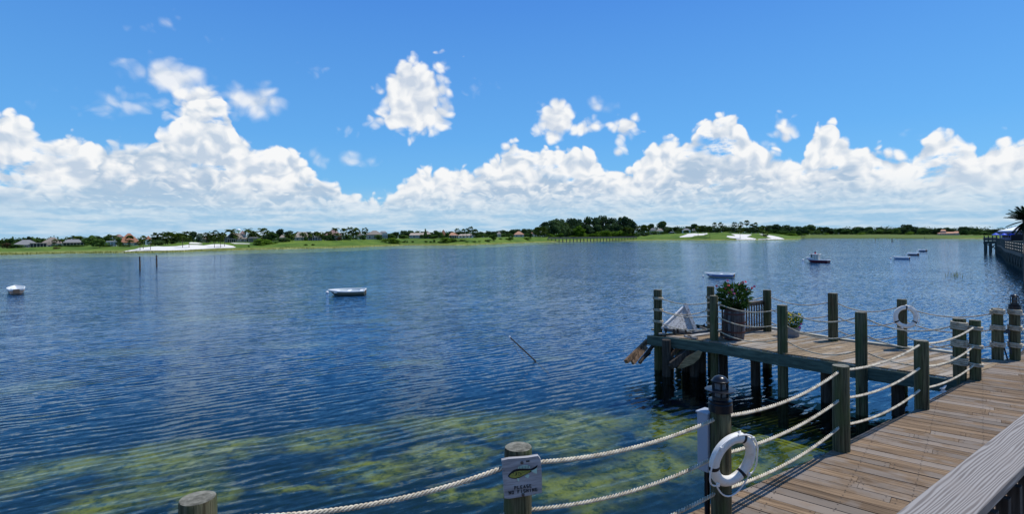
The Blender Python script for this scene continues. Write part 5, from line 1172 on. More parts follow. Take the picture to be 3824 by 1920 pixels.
# ------------------------------------------------------------------ life rings
RINGM = mat('ring_white', lambda t: pbr(t, t.mix(t.step(t.noise(ocoord(t), 7.0, 5.0, 0.65), 0.56, 0.74) * 0.45, (0.72, 0.69, 0.63), (0.46, 0.40, 0.32)), 0.5))
BAND = plain('black_band', (0.012, 0.012, 0.014), 0.6); LINE = plain('white_line', (0.74, 0.72, 0.68), 0.8)
def life_ring(key, h, nrm, R0, label, tilt=0.0, roll=0.2):
    A, r, l = POSTS[key]; n = Vector((nrm[0], nrm[1], 0)).normalized(); rt = 0.185 * R0
    o = thing('life_ring', label, 'life ring', A + n * (r + rt * .8 + .012) + Vector((0, 0, DECK + h)), 0, 'white life rings hung on posts')
    o.rotation_euler = (tilt, 0, math.atan2(n.y, n.x) + R(90))        # local -Y faces along nrm
    def tor(rc, rtube, a0, a1, k=40, m=14, sq=0.86):
        b = MB(); vs = []
        for i in range(k + 1):
            a = a0 + (a1 - a0) * i / k
            for j in range(m):
                c = j * 2 * math.pi / m; q = rc + rtube * math.cos(c)
                vs.append((q * math.sin(a), -rtube * sq * math.sin(c), q * math.cos(a)))
        return b.add(vs, [(i * m + j, i * m + (j + 1) % m, (i + 1) * m + (j + 1) % m, (i + 1) * m + j) for i in range(k) for j in range(m)], True)
    rc = R0 - rt
    tor(rc, rt, 0, 2 * math.pi, 56).ob('ring', RINGM, o)
    for i in range(3):
        a = roll + i * 2 * math.pi / 3; tor(rc, rt * 1.025, a - .075, a + .075, 4).ob('strap', BAND, o)
    pins = [roll + .35 + i * math.pi / 2 for i in range(4)]
    for i in range(4):
        a, b2 = pins[i], pins[(i + 1) % 4] + (2 * math.pi if i == 3 else 0); pts = []
        for k in range(13):
            u = k / 12; q = a + (b2 - a) * u; rr = R0 + .012 + 0.04 * R0 * math.sin(math.pi * u) * max(0.15, -math.cos(q)) ; z = rr * math.cos(q) - 0.30 * R0 * math.sin(math.pi * u) * (0.9 if math.cos(q) < .3 else .25)
            pts.append((rr * math.sin(q), -rt * .62, z))
        MB().tube(pts, 0.0085, 6).ob('grab_line', LINE, o)
        MB().box((R0 * .99 * math.sin(a), -rt * .72, R0 * .99 * math.cos(a)), (.035, .02, .035)).ob('line_clip', LINE, o)
    MB().tube([(-.03, rt * .9, R0 * .75), (-.02, -rt * .9, R0 + .005), (.03, -rt * .2, R0 + .02), (.02, rt * 1.3, R0 * .8)], .009, 6).ob('hanging_line', LINE, o)
    return o
life_ring('P2', 0.735, (0.40, -0.92), 0.300, 'big white life ring hanging on the near lantern post', tilt=R(12), roll=0.35)
life_ring('B4', 0.86, (-0.15, -1), 0.30, 'small far life ring hanging on the rear pier post', tilt=R(-4), roll=0.05)
# ------------------------------------------------------------------ meter box behind the lantern post
A = POSTS['P2'][0]; o = thing('meter_box', 'pale grey utility box mounted on the lake side of the near lantern post', 'utility box', (A.x - .115, A.y + .095, DECK + .84), R(38))
MB().box((0, 0, 0), (.16, .13, .62)).ob('case', plain('pale_grey_metal', (.32, .35, .40), .45, .06), o, bevel=.008)
MB().box((0, 0, .315), (.18, .15, .02)).ob('lid', plain('pale_grey_metal', (.32, .35, .40), .45, .06), o, bevel=.004)
MB().tube([(0, 0, -.31), (0, 0, -1.9)], .03, 10).ob('conduit', BLACK, o)
# ------------------------------------------------------------------ the fish sign
def fish_sign():
    A, r, l = POSTS['P1']; c = at_d(1951, 1784, A.y - .15)
    o = thing('fish_sign', 'weathered wooden PLEASE NO FISHING sign with a painted bass', 'sign', c)
    o.rotation_euler = (R(2), R(-4.5), R(4))
    SW = wood('sign_wood', (0.24, 0.23, 0.23), (0.43, 0.42, 0.42), (3.0, 30, 40), 0.85, 0.05, 0.5)
    W, H, T = .325, .325, .036
    out = [(-W/2, -H/2 + .004), (-.12, -H/2 - .004), (.05, -H/2 + .003), (W/2 - .012, -H/2 + .012), (W/2 - .004, -.03), (W/2 - .022, -.032), (W/2 - .003, -.042), (W/2, H/2 - .035), (W/2 - .02, H/2), (.06, H/2 - .004), (-.10, H/2 + .003), (-W/2 + .004, H/2 - .004),
           (-W/2 + .006, .075), (-W/2 + .03, .072), (-W/2 + .001, .066), (-W/2 + .003, -.045), (-W/2 + .022, -.047), (-W/2, -.052)]
    b = MB(); n = len(out); b.add([(x, 0, z) for x, z in out] + [(x, T, z) for x, z in out], [tuple(range(n))[::-1] if sum(out[i][0]*out[(i+1)%n][1]-out[(i+1)%n][0]*out[i][1] for i in range(n)) < 0 else tuple(range(n)), tuple(range(n, 2*n))[::-1]] + [(i, n + i, n + (i + 1) % n, (i + 1) % n) for i in range(n)])
    b.ob('board', SW, o)
    def plate(name, pts, m, d0, th=.002, parent=o):
        q = MB(); k = len(pts); ar = sum(pts[i][0]*pts[(i+1)%k][1]-pts[(i+1)%k][0]*pts[i][1] for i in range(k)); pts = pts if ar > 0 else pts[::-1]
        q.add([(x, -d0 - th, z) for x, z in pts] + [(x, -d0, z) for x, z in pts], [tuple(range(k))] + [(i, k + i, k + (i + 1) % k, (i + 1) % k) for i in range(k)]); return q.ob(name, m, parent)
    OL = plain('fish_olive', (.27, .27, .055), .6, .25, 40); BKP = plain('sign_black', (.012, .012, .012), .7); MN = plain('fish_mint', (.42, .60, .50), .6, .2, 60)
    X = lambda u, v: ((u - 872) * .000625, (815 - v) * .00066)       # from the enlarged photograph to the board
    body_top = [(683, 778), (700, 755), (735, 728), (775, 708), (825, 700), (880, 706), (940, 715), (990, 722), (1040, 705), (1085, 682)]
    body_bot = [(1075, 705), (1040, 740), (985, 762), (930, 780), (880, 800), (830, 818), (780, 824), (735, 815), (700, 800)]
    plate('fish_outline', [X(*p) for p in body_top + body_bot], BKP, .0005)
    plate('fish_body', [X(*p) for p in [(700, 776), (735, 750), (780, 733), (840, 728), (900, 733), (960, 738), (990, 742), (960, 764), (900, 783), (840, 803), (785, 812), (735, 804), (705, 792)]], OL, .003)
    plate('tail_fin', [X(*p) for p in [(990, 745), (1030, 735), (1080, 712), (1068, 750), (1065, 790), (1030, 775)]], MN, .003)
    plate('back_fin', [X(*p) for p in [(822, 698), (835, 672), (890, 664), (950, 667), (985, 690), (978, 710), (900, 705)]], MN, .003)
    for i in range(7): plate('fin_ray', [X(*p) for p in [(838 + i * 20, 702), (844 + i * 20, 670), (848 + i * 20, 670), (846 + i * 20, 703)]], BKP, .006, .001)
    plate('belly_fin', [X(*p) for p in [(800, 818), (830, 820), (822, 862), (806, 845)]], MN, .003); plate('belly_fin', [X(*p) for p in [(905, 806), (940, 785), (968, 795), (945, 835)]], MN, .003)
    plate('gill', [X(*p) for p in [(790, 735), (802, 745), (800, 775), (770, 782), (790, 765)]], BKP, .0055, .001); plate('eye', [X(757 + 7 * math.cos(a), 745 + 7 * math.sin(a)) for a in [i * .785 for i in range(8)]], BKP, .0055, .001)
    plate('side_fin', [X(*p) for p in [(815, 745), (850, 750), (866, 770), (850, 784), (822, 782)]], BKP, .0055, .001); plate('side_fin', [X(*p) for p in [(820, 752), (846, 757), (856, 769), (846, 777), (826, 776)]], OL, .007, .001)
    for i in range(9): plate('scale_mark', [X(*p) for p in [(866 + i * 13, 742 + (i % 3) * 6), (876 + i * 13, 740 + (i % 3) * 6), (874 + i * 13, 748 + (i % 3) * 6)]], BKP, .0055, .001)
    # lettering: bold strokes with slab ends
    GL = {'P': ['v0', (0, 1, 1), (0, .5, 1), ('r', .5, 1)], 'L': ['v0', (0, 0, 1)], 'E': ['v0', (0, 1, 1), (0, .5, .7), (0, 0, 1)], 'A': [('d', 0, 0, .5, 1), ('d', 1, 0, .5, 1), (.2, .36, .8)], 'S': [(0, 1, 1), (0, .5, 1), (0, 0, 1), ('l', .5, 1), ('r', 0, .5)],
          'N': ['v0', 'v1', ('d', 0, 1, 1, 0)], 'O': ['v0', 'v1', (0, 1, 1), (0, 0, 1)], 'F': ['v0', (0, 1, 1), (0, .5, .7)], 'I': [('c',)], 'H': ['v0', 'v1', (0, .5, 1)], 'G': ['v0', (0, 1, 1), (0, 0, 1), ('r', 0, .45), (.55, .45, 1)]}
    def word(txt, x0, z0, h, w, gap):
        for i, ch in enumerate(txt):
            if ch == ' ': continue
            q = MB(); bx, sk = x0 + i * (w + gap), 0.0; tw = h * .20
            def bar(ax, az, cx2, cz2, t): q.beam((bx + ax * w + az * sk, -.002, z0 + az * h), (bx + cx2 * w + cz2 * sk, -.002, z0 + cz2 * h), .003, t, up=(-(cz2 - az) * h, 0, (cx2 - ax) * w) if abs(cx2 - ax) * w + abs(cz2 - az) * h > 0 else (0, 0, 1))
            for g in GL[ch]:
                if g == 'v0': bar(.08, 0, .08, 1, tw * 1.15)
                elif g == 'v1': bar(.92, 0, .92, 1, tw * 1.15)
                elif g[0] == 'c': bar(.5, 0, .5, 1, tw * 1.2)
                elif g[0] == 'd': bar(g[1], g[2], g[3], g[4], tw)
                elif g[0] == 'r': bar(.92, g[1], .92, g[2], tw)
                elif g[0] == 'l': bar(.08, g[1], .08, g[2], tw)
                else: bar(g[0], g[1], g[2], g[1], tw * .8)
            if ch in 'PLEAINFH':
                for sx in ((.08, .92) if ch in 'ANH' else (.5,) if ch == 'I' else (.08,)):
                    for sz in ((0,) if ch == 'A' else (0, 1)): bar(sx - .22, sz, sx + .22, sz, tw * .55)
            q.ob('letter', BKP, o)
    word('PLEASE', -.073, -.092, .023, .0155, .0095)
    word('NO FISHING', -.122, -.128, .023, .0155, .0087)
    for dx, dz in ((.006, .122), (-.008, -.147)):
        MB().lathe([(.013, 0), (.013, .006), (.006, .009), (.001, .009)], 12).ob('bolt', plain('bolt_steel', (.10, .09, .085), .5, metal=.6), o, (dx, 0, dz), (R(90), 0, 0))
    MB().box((.055, -.001, .128), (.03, .002, .014)).ob('knot', plain('knot_dark', (.06, .055, .05), .9), o)
fish_sign()
# ------------------------------------------------------------------ cleat on the boardwalk edge
c = at_z(3522, 1466, DECK); o = thing('dock_cleat', 'pale grey metal cleat bolted to the boardwalk edge', 'cleat', (c.x, c.y, DECK), math.atan2(.58, .81))
gm = plain('galvanised', (.42, .46, .50), .45, .12, metal=.3)
MB().box((0, 0, .01), (.16, .07, .02)).ob('base', gm, o, bevel=.006)
for sx in (-.045, .045): MB().tube([(sx, 0, .015), (sx * .9, 0, .075)], [.022, .016], 8).ob('horn_leg', gm, o)
MB().tube([(-.17, 0, .100), (-.10, 0, .092), (-.04, 0, .078), (.04, 0, .078), (.10, 0, .092), (.17, 0, .100)], [.010, .017, .021, .021, .017, .010], 8).ob('horn', gm, o)
# ------------------------------------------------------------------ ladder grab rail between the coiled posts
a, b = POSTS['B5'][0], POSTS['B6'][0]; m = (a + b) / 2
o = thing('dock_ladder', 'dark metal ladder top between the two coiled posts at right', 'ladder', (m.x, m.y, DECK), math.atan2((b - a).y, (b - a).x))
MB().box((0, 0, .68), ((b - a).length - .2, .03, .10)).ob('cross_plate', plain('dark_blue_metal', (.03, .05, .075), .4), o)
for sx in (-.07, .05): MB().tube([(sx, 0, .64), (sx + .01, -.02, .3), (sx + .07, -.03, .02), (sx + .07, .0, -.6)], .017, 8).ob('rail', plain('dark_blue_metal', (.03, .05, .075), .4), o)
# ------------------------------------------------------------------ barrel planter and its shrub
def barrel():
    c = at_z(2742, 1268, DECK); o = thing('barrel_planter', 'old oak barrel planter with rusty hoops and peeling staves on the pier', 'barrel', (c.x, c.y, DECK))
    H, N = .90, 22
    rad = lambda z: .255 + .052 * math.sin(math.pi * min(1, max(0, z / H)))
    SM = wood('barrel_stave', (0.028, 0.022, 0.018), (0.125, 0.105, 0.095), (9, 9, 1.2), .85, .3, .5, (.15, .145, .15))
    for k in range(N):
        a0, a1 = (k + .04) * 2 * math.pi / N, (k + .96) * 2 * math.pi / N; b = MB(); vs = []
        dr = rp.uniform(-.003, .003)
        for i in range(7):
            z = H * i / 6; r = rad(z) + dr
            vs += [(r * math.cos(a0), r * math.sin(a0), z), (r * math.cos(a1), r * math.sin(a1), z), ((r - .03) * math.cos(a1), (r - .03) * math.sin(a1), z), ((r - .03) * math.cos(a0), (r - .03) * math.sin(a0), z)]
        b.add(vs, [(i * 4 + j, i * 4 + (j + 1) % 4, i * 4 + 4 + (j + 1) % 4, i * 4 + 4 + j) for i in range(6) for j in range(4)] + [(3, 2, 1, 0), (24, 25, 26, 27)]); b.ob('stave', SM, o)
    HM = plain('rusty_hoop', (.085, .035, .028), .75, .35, 9)
    for z, w in ((.03, .05), (.24, .055), (.52, .055), (.76, .05), (.87, .045)):
        MB().lathe([(rad(z - w/2) + .003, z - w/2), (rad(z - w/2) + .010, z - w/2 + .004), (rad(z + w/2) + .010, z + w/2 - .004), (rad(z + w/2) + .003, z + w/2)], 36, cap=(False, False)).ob('hoop', HM, o)
    MB().lathe([(.24, .84), (.12, .86), (.002, .87)], 20).ob('soil', plain('soil', (.03, .022, .016), .95), o)
    return c
def leaf_quads(n, rad, hgt, L, seed, base=.0, sq=(1, 1)):
    rr = np.random.default_rng(seed); v, q = [], []
    for i in range(n):
        a = rr.uniform(0, 6.283); u = rr.random() ** .6; z = base + hgt * rr.random(); k = math.sin(min(1.0, .32 + .68 * (z - base) / hgt * 1.25) * 1.9) if (z - base) / hgt < .85 else .62
        r = rad * u * max(.25, k); p = Vector((r * math.cos(a), r * math.sin(a), z))
        d = Vector((math.cos(a) * rr.uniform(.3, 1.1), math.sin(a) * rr.uniform(.3, 1.1), rr.uniform(-.25, 1.0))).normalized(); s = d.cross((rr.normal(), rr.normal(), rr.normal())).normalized(); u2 = s.cross(d); l = L * rr.uniform(.6, 1.2); w = l * .15
        b = len(v); v += [p, p + d * l * .45 + s * w - u2 * w * .3, p + d * l, p + d * l * .45 - s * w - u2 * w * .3]; q.append((b, b + 1, b + 2, b + 3))
    return np.array([tuple(x) for x in v]), np.array(q)
def flower(parent, p, r, m, mc, n=5, face=None):
    b = MB(); f = (face or Vector((rg.uniform(-.5, .5), -1, rg.uniform(0, .9)))).normalized(); s = f.cross((0, 0, 1)).normalized(); u = s.cross(f)
    for i in range(n):
        a = i * 2 * math.pi / n + rg.uniform(-.2, .2); d = s * math.cos(a) + u * math.sin(a); t = f.cross(d)
        b.add([p, p + d * r * .6 + t * r * .42 + f * r * .15, p + d * r + f * r * .05, p + d * r * .6 - t * r * .42 + f * r * .15], [(0, 1, 2, 3)])
    fl = b.ob('flower', m, parent); MB().sphere(p + f * r * .1, r * .2, 6, 4).ob('flower_centre', mc, fl)
def shrub():
    c = barrel(); o = thing('flowering_shrub', 'bushy oleander like shrub with pink red flowers growing in the barrel', 'shrub', (c.x, c.y, DECK + .86))
    SL = foliage('shrub_leaves', (.016, .046, .012), (.068, .130, .034), 5.0, .25)
    v, q = leaf_quads(1150, .42, .70, .16, 3, .02); obj('foliage', mesh_np('foliage', v, q, SL), None, o)
    rr = random.Random(8); st = MB()
    tops = [(2675, 1068), (2716, 1048), (2720, 1066), (2733, 1083), (2752, 1076), (2762, 1064), (2773, 1054), (2767, 1062), (2783, 1053), (2786, 1083), (2807, 1076), (2816, 1070), (2708, 1078), (2740, 1096), (2778, 1100), (2800, 1090), (2721, 1092)]
    FM = [plain('flower_red', (.62, .06, .07), .6, .15), plain('flower_pink', (.72, .16, .25), .6, .15)]; FC = plain('flower_core', (.35, .03, .06), .6)
    k = c.y / FPX
    for i, (x, y) in enumerate(tops):
        p = at_d(x, y, c.y - rr.uniform(.05, .40)) - Vector((c.x, c.y, DECK + .86))
        st.tube([(p.x * .15, p.y * .15, 0), (p.x * .6, p.y * .6, p.z * .55), p], [.009, .006, .003], 5)
        flower(o, p + Vector((0, -.02, 0)), .040, FM[i % 2], FC)
    st.ob('stems', plain('shrub_stem', (.05, .06, .03), .8), o)
shrub()
# ------------------------------------------------------------------ galvanised tub with yellow flowers
def tub():
    c = at_z(2952, 1257, DECK); o = thing('metal_tub', 'oval galvanised tub standing behind the pier post', 'tub', (c.x, c.y, DECK), .3)
    gm = plain('tub_metal', (.20, .225, .25), .4, .18, 8, metal=.4)
    MB().lathe([(.245, 0), (.25, .015), (.27, .15), (.285, .27), (.292, .275), (.292, .29), (.275, .29), (.262, .15), (.24, .04), (.002, .035)], 32, sx=1.05, sy=.8, cap=(True, False)).ob('wall', gm, o)
    for z in (.05, .19): MB().lathe([(.252 + z * .12, z), (.26 + z * .12, z + .008), (.254 + z * .12, z + .016)], 32, sx=1.05, sy=.8, cap=(False, False)).ob('rib', gm, o)
    for sx in (-1, 1): MB().tube([(sx * .295, -.06, .24), (sx * .33, -.05, .20), (sx * .33, .05, .20), (sx * .295, .06, .24)], .009, 6).ob('handle', gm, o)
    MB().lathe([(.25, .24), (.002, .26)], 20, sx=1.0, sy=.78).ob('soil', plain('soil', (.03, .022, .016), .95), o)
    f = thing('yellow_flowers', 'yellow and a few purple flowers filling the galvanised tub', 'flowers', (c.x, c.y, DECK + .25), .3)
    v, q = leaf_quads(620, .30, .42, .11, 5, .0); obj('foliage', mesh_np('foliage', v, q, foliage('flower_leaves', (.03, .07, .015), (.10, .17, .04), 6.0, .2)), None, f)
    Y, P, W = plain('flower_yellow', (.80, .58, .02), .6, .15), plain('flower_purple', (.45, .05, .30), .6), plain('flower_white', (.75, .75, .65), .6); FC = plain('flower_heart', (.5, .3, .02), .6); rr = random.Random(4)
    for i in range(30):
        a = rr.uniform(0, 6.28); r = .28 * math.sqrt(rr.random()); m = Y if i < 23 else (P if i < 28 else W); z = rr.uniform(.15, .47) if m is Y else rr.uniform(.05, .16)
        x = r * math.cos(a) if m is Y else abs(r * math.cos(a)) + .06; flower(f, Vector((x, r * math.sin(a) * .8 - .05, z)), .038, m, FC, 7)
tub()
# ------------------------------------------------------------------ balustrade behind the barrel
def balustrade():
    A, B = at_z(2690, 1262, DECK), at_z(2856, 1236, DECK); t = (B - A).normalized(); L = (B - A).length
    o = thing('balustrade', 'grey wooden balustrade panel of thin bars between barrel and brown post', 'balustrade', A, math.atan2(t.y, t.x))
    W = wood('grey_rail', (.060, .046, .036), (.20, .165, .13), (1.5, 22, 22), .85, .15)
    MB().box((L / 2, 0, .955), (L, .14, .035)).ob('top_rail', W, o, bevel=.004); MB().box((L / 2, 0, .885), (L, .04, .09)).ob('upper_rail', W, o); MB().box((L / 2, 0, .10), (L, .04, .13)).ob('lower_rail', W, o)
    n = 17
    for i in range(n): MB().box((L * (i + .5) / n, -.03, .50), (.035, .035, .80)).ob('baluster', W, o)
balustrade()
# ------------------------------------------------------------------ wrecked bow on the pier end, and timbers below
def wreck():
    Y0 = at_z(2530, 1238, DECK).y
    P = lambda x, y, d=0.0: at_d(x, y, Y0 + d)
    O = P(2530, 1236); o = thing('wrecked_bow', 'broken bow of a peeling white wooden boat, lying on the pier end', 'boat wreck', O)
    WP = mat('peeling_white', lambda t: pbr(t, t.mix(t.step(t.noise(t.vm('MULTIPLY', ocoord(t), (9, 9, 16)), 1.6, 5.0, .7) + (rnd(t) - .5) * .1, .54, .63), (.58, .58, .58), (.12, .095, .075)), .85))
    GB = wood('grey_boards', (0.10, 0.095, 0.085), (0.30, 0.29, 0.27), (1.2, 22, 22))
    def brd(name, a, b, w, h, m, up=(0, 0, 1)): return MB().beam(Vector(a) - O, Vector(b) - O, w, h, up).ob(name, m, o)
    apex, bl, br = P(2560, 1139, .15), P(2475, 1227, -.35), P(2597, 1238, -.1)
    for i in range(7):             # hull strakes, each a board parallel to the gunwale
        u0, u1 = i / 7, (i + .94) / 7; q = lambda u, s: bl.lerp(br, u).lerp(apex.lerp(br, u), s)
        pts = [q(u0, 0.02), q(u1, 0.02), q(u1, .97), q(u0, .97)]
        if i == 4: pts = [q(u0, .05), q(u1, .2), q(u1, .80), q(u0, .97)]
        nrm = (pts[1] - pts[0]).cross(pts[3] - pts[0]).normalized() * .022
        MB().add([p - O for p in pts] + [p - O + nrm for p in pts], [(0, 1, 2, 3), (7, 6, 5, 4), (0, 4, 5, 1), (1, 5, 6, 2), (2, 6, 7, 3), (3, 7, 4, 0)]).ob('strake', WP, o)
    brd('gunwale', bl + Vector((-.05, -.02, .0)), apex + Vector((0, -.03, 0)), .07, .06, WP)
    brd('stem_post', P(2558, 1135, .1), P(2600, 1240, -.2), .10, .11, WP, up=(0, 1, 0))
    brd('inner_rib', P(2553, 1160, .05), P(2580, 1238, -.05), .05, .05, WP); brd('inner_rib', P(2520, 1185, .0), P(2548, 1238, -.1), .04, .05, WP)
    brd('side_board', P(2478, 1231, -.5), P(2580, 1247, -.55), .05, .10, GB); brd('side_board', P(2580, 1247, -.55), P(2652, 1237, -.3), .05, .07, GB)
    brd('side_board', P(2598, 1219, .2), P(2650, 1226, .3), .04, .12, BEAMW); brd('side_board', P(2612, 1222, .0), P(2652, 1236, -.1), .05, .06, GB)
    for x in (2486, 2516, 2530, 2560): MB().beam(P(x, 1229, -.54) - O, P(x + 1, 1244, -.56) - O, .04, .09).ob('cleat_block', DARKW, o)
    MB().add([P(2618, 1220) - O, P(2633, 1222) - O, P(2632, 1208) - O, P(2618, 1220, .06) - O, P(2633, 1222, .06) - O, P(2632, 1208, .06) - O], [(0, 1, 2), (5, 4, 3), (0, 3, 4, 1), (1, 4, 5, 2), (2, 5, 3, 0)]).ob('dark_shard', DARKW, o)
wreck()
LT = wood('rotten_timber', (0.045, 0.026, 0.014), (0.27, 0.165, 0.095), (14, 14, 1.0), .9, .2, .6)
def timber(a, b, w, h, label, m=LT, up=(0, 0, 1), name='fallen_timber', group='fallen timbers under the pier end'):
    a, b = Vector(a), Vector(b); o = MB().beam((0, 0, 0), b - a, w, h, up).ob(name, m, None, a); tag(o, label, 'timber', group); return o
q = lambda x, y, d: at_d(x, y, d)
D0 = at_z(2458, 1300, .3).y
timber(q(2420, 1272, 16.9), q(2338, 1352, 16.2), .12, .13, 'thick splintered timber sloping into the water left of the pier corner', up=(0, 1, 0))
timber(q(2412, 1296, 16.7), q(2362, 1356, 16.3), .13, .10, 'split orange brown timber just under the thick one', up=(0, 1, 0))
timber(q(2440, 1290, 16.9), q(2388, 1356, 16.4), .08, .08, 'thin dark timber beside the corner pile', DARKW); timber(q(2428, 1318, 16.9), q(2392, 1350, 16.6), .05, .06, 'slender broken lath near the waterline', DARKW)
timber(q(2540, 1290, 16.4), q(2488, 1352, 16.2), .12, .08, 'brown sloping plank behind the corner pile', up=(0, 1, 0)); timber(q(2555, 1312, 16.2), q(2500, 1372, 16.0), .16, .12, 'dark crossed timber under the deck', DARKW)
timber(q(2598, 1296, 16.0), q(2508, 1366, 15.8), .20, .12, 'wide dark rib of the sunken hull under the deck', DARKW, (0, 1, 0))
def hull_side():
    pts = [(2622, 1316), (2608, 1310), (2560, 1338), (2530, 1376), (2545, 1378), (2590, 1360), (2612, 1340)]; d = 15.6
    P = [q(x, y, d - (x - 2570) * .004) for x, y in pts]; O = P[2]; n = len(P)
    o = MB().add([p - O for p in P] + [p - O + Vector((.02, .06, 0)) for p in P], [tuple(range(n)), tuple(range(n, 2 * n))[::-1]] + [(i, (i + 1) % n, n + (i + 1) % n, n + i) for i in range(n)]).ob('hull_fragment', wood('tan_plank', (0.12, 0.085, 0.045), (0.30, 0.22, 0.12), (2, 2, 14), .85, .1), None, O)
    tag(o, 'tan curved hull fragment hanging under the pier', 'boat wreck')
hull_side()
# ------------------------------------------------------------------ near handrail at lower right
def handrail():
    Z = CAMZ - .85; A = at_z(3341, 1920, Z); B = at_z(3824, 1544, Z); A2 = at_z(3646, 1920, Z); B2 = at_z(3824, 1782, Z)
    t = (B - A).normalized(); t2 = (B2 - A2).normalized(); n = Vector((t.y, -t.x, 0)); w = abs((A2 - A).dot(n))
    def fn(tt):
        p = ocoord(tt); x, y, z = tt.xyz(p); wv = tt.noise(tt.vec(x * 0.45, y * 7.0, z * 6.0), 1.6, 3.0, .5)
        g1 = ((y + (wv - .5) * .085 + x * .008) * 620.0).m('SINE') * .5 + .5; fine = tt.noise(tt.vec(x * 5.0, y * 240.0, z * 200.0), 1.0, 4.0, .6)
        blot = tt.noise(p, 4.0, 4.0, .6)
        c = tt.mix(tt.step(g1 * .62 + fine * .55, .38, .86), (0.285, 0.262, 0.240), (0.150, 0.130, 0.116)); c = tt.mix(tt.step(blot, .5, .75) * .4, c, (.24, .21, .185))
        return pbr(tt, c, .8, g1 * -.5 + fine, .35, .003, .2)
    HW = mat('weathered_rail', fn)
    o = thing('handrail', 'weathered grey handrail of the upper deck in the lower right corner', 'railing', A, math.atan2(t.y, t.x))
    L = 9.0; DR = wood('shade_toned_rail_wood', (0.022, 0.018, 0.015), (0.085, 0.070, 0.058), (18, 18, 1.5), .85, .2)  # shade on the rail's near side is put into this wood's colour
    MB().box((L / 2 - 3.0, -w / 2, -.019), (L, w, .038)).ob('top_rail', HW, o, bevel=.004)
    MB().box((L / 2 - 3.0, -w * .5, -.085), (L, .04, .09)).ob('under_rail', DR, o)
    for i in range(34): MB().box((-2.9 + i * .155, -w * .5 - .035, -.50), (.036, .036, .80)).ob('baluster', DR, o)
    for i in range(3): MB().box((-2.2 + i * 2.4, -w * .5 + .02, -.6), (.09, .09, 1.05)).ob('rail_post', HW, o)
    MB().box((L / 2 - 3.0, -w * .5, -.93), (L, .04, .09)).ob('lower_rail', HW, o)
    # the upper deck that we stand on
    U = tag(thing('upper_deck', 'upper deck', None, (0, 0, 0)), kind='structure'); del U['label']
    q = [A + t * s - n * k for s, k in ((-4.5, -.02), (6.0, -.02), (6.0, -2.6), (-4.5, -2.6))]; q = [(p.x, p.y) for p in q]
    planks(U, q, math.atan2(t.y, t.x), .14, DECKW, CAMZ - 1.86)
    for s in (-4.0, -1.0, 2.0, 5.0):
        for k in (.3, 2.3):
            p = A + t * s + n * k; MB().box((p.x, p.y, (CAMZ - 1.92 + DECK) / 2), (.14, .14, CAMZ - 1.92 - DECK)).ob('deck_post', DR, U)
handrail()
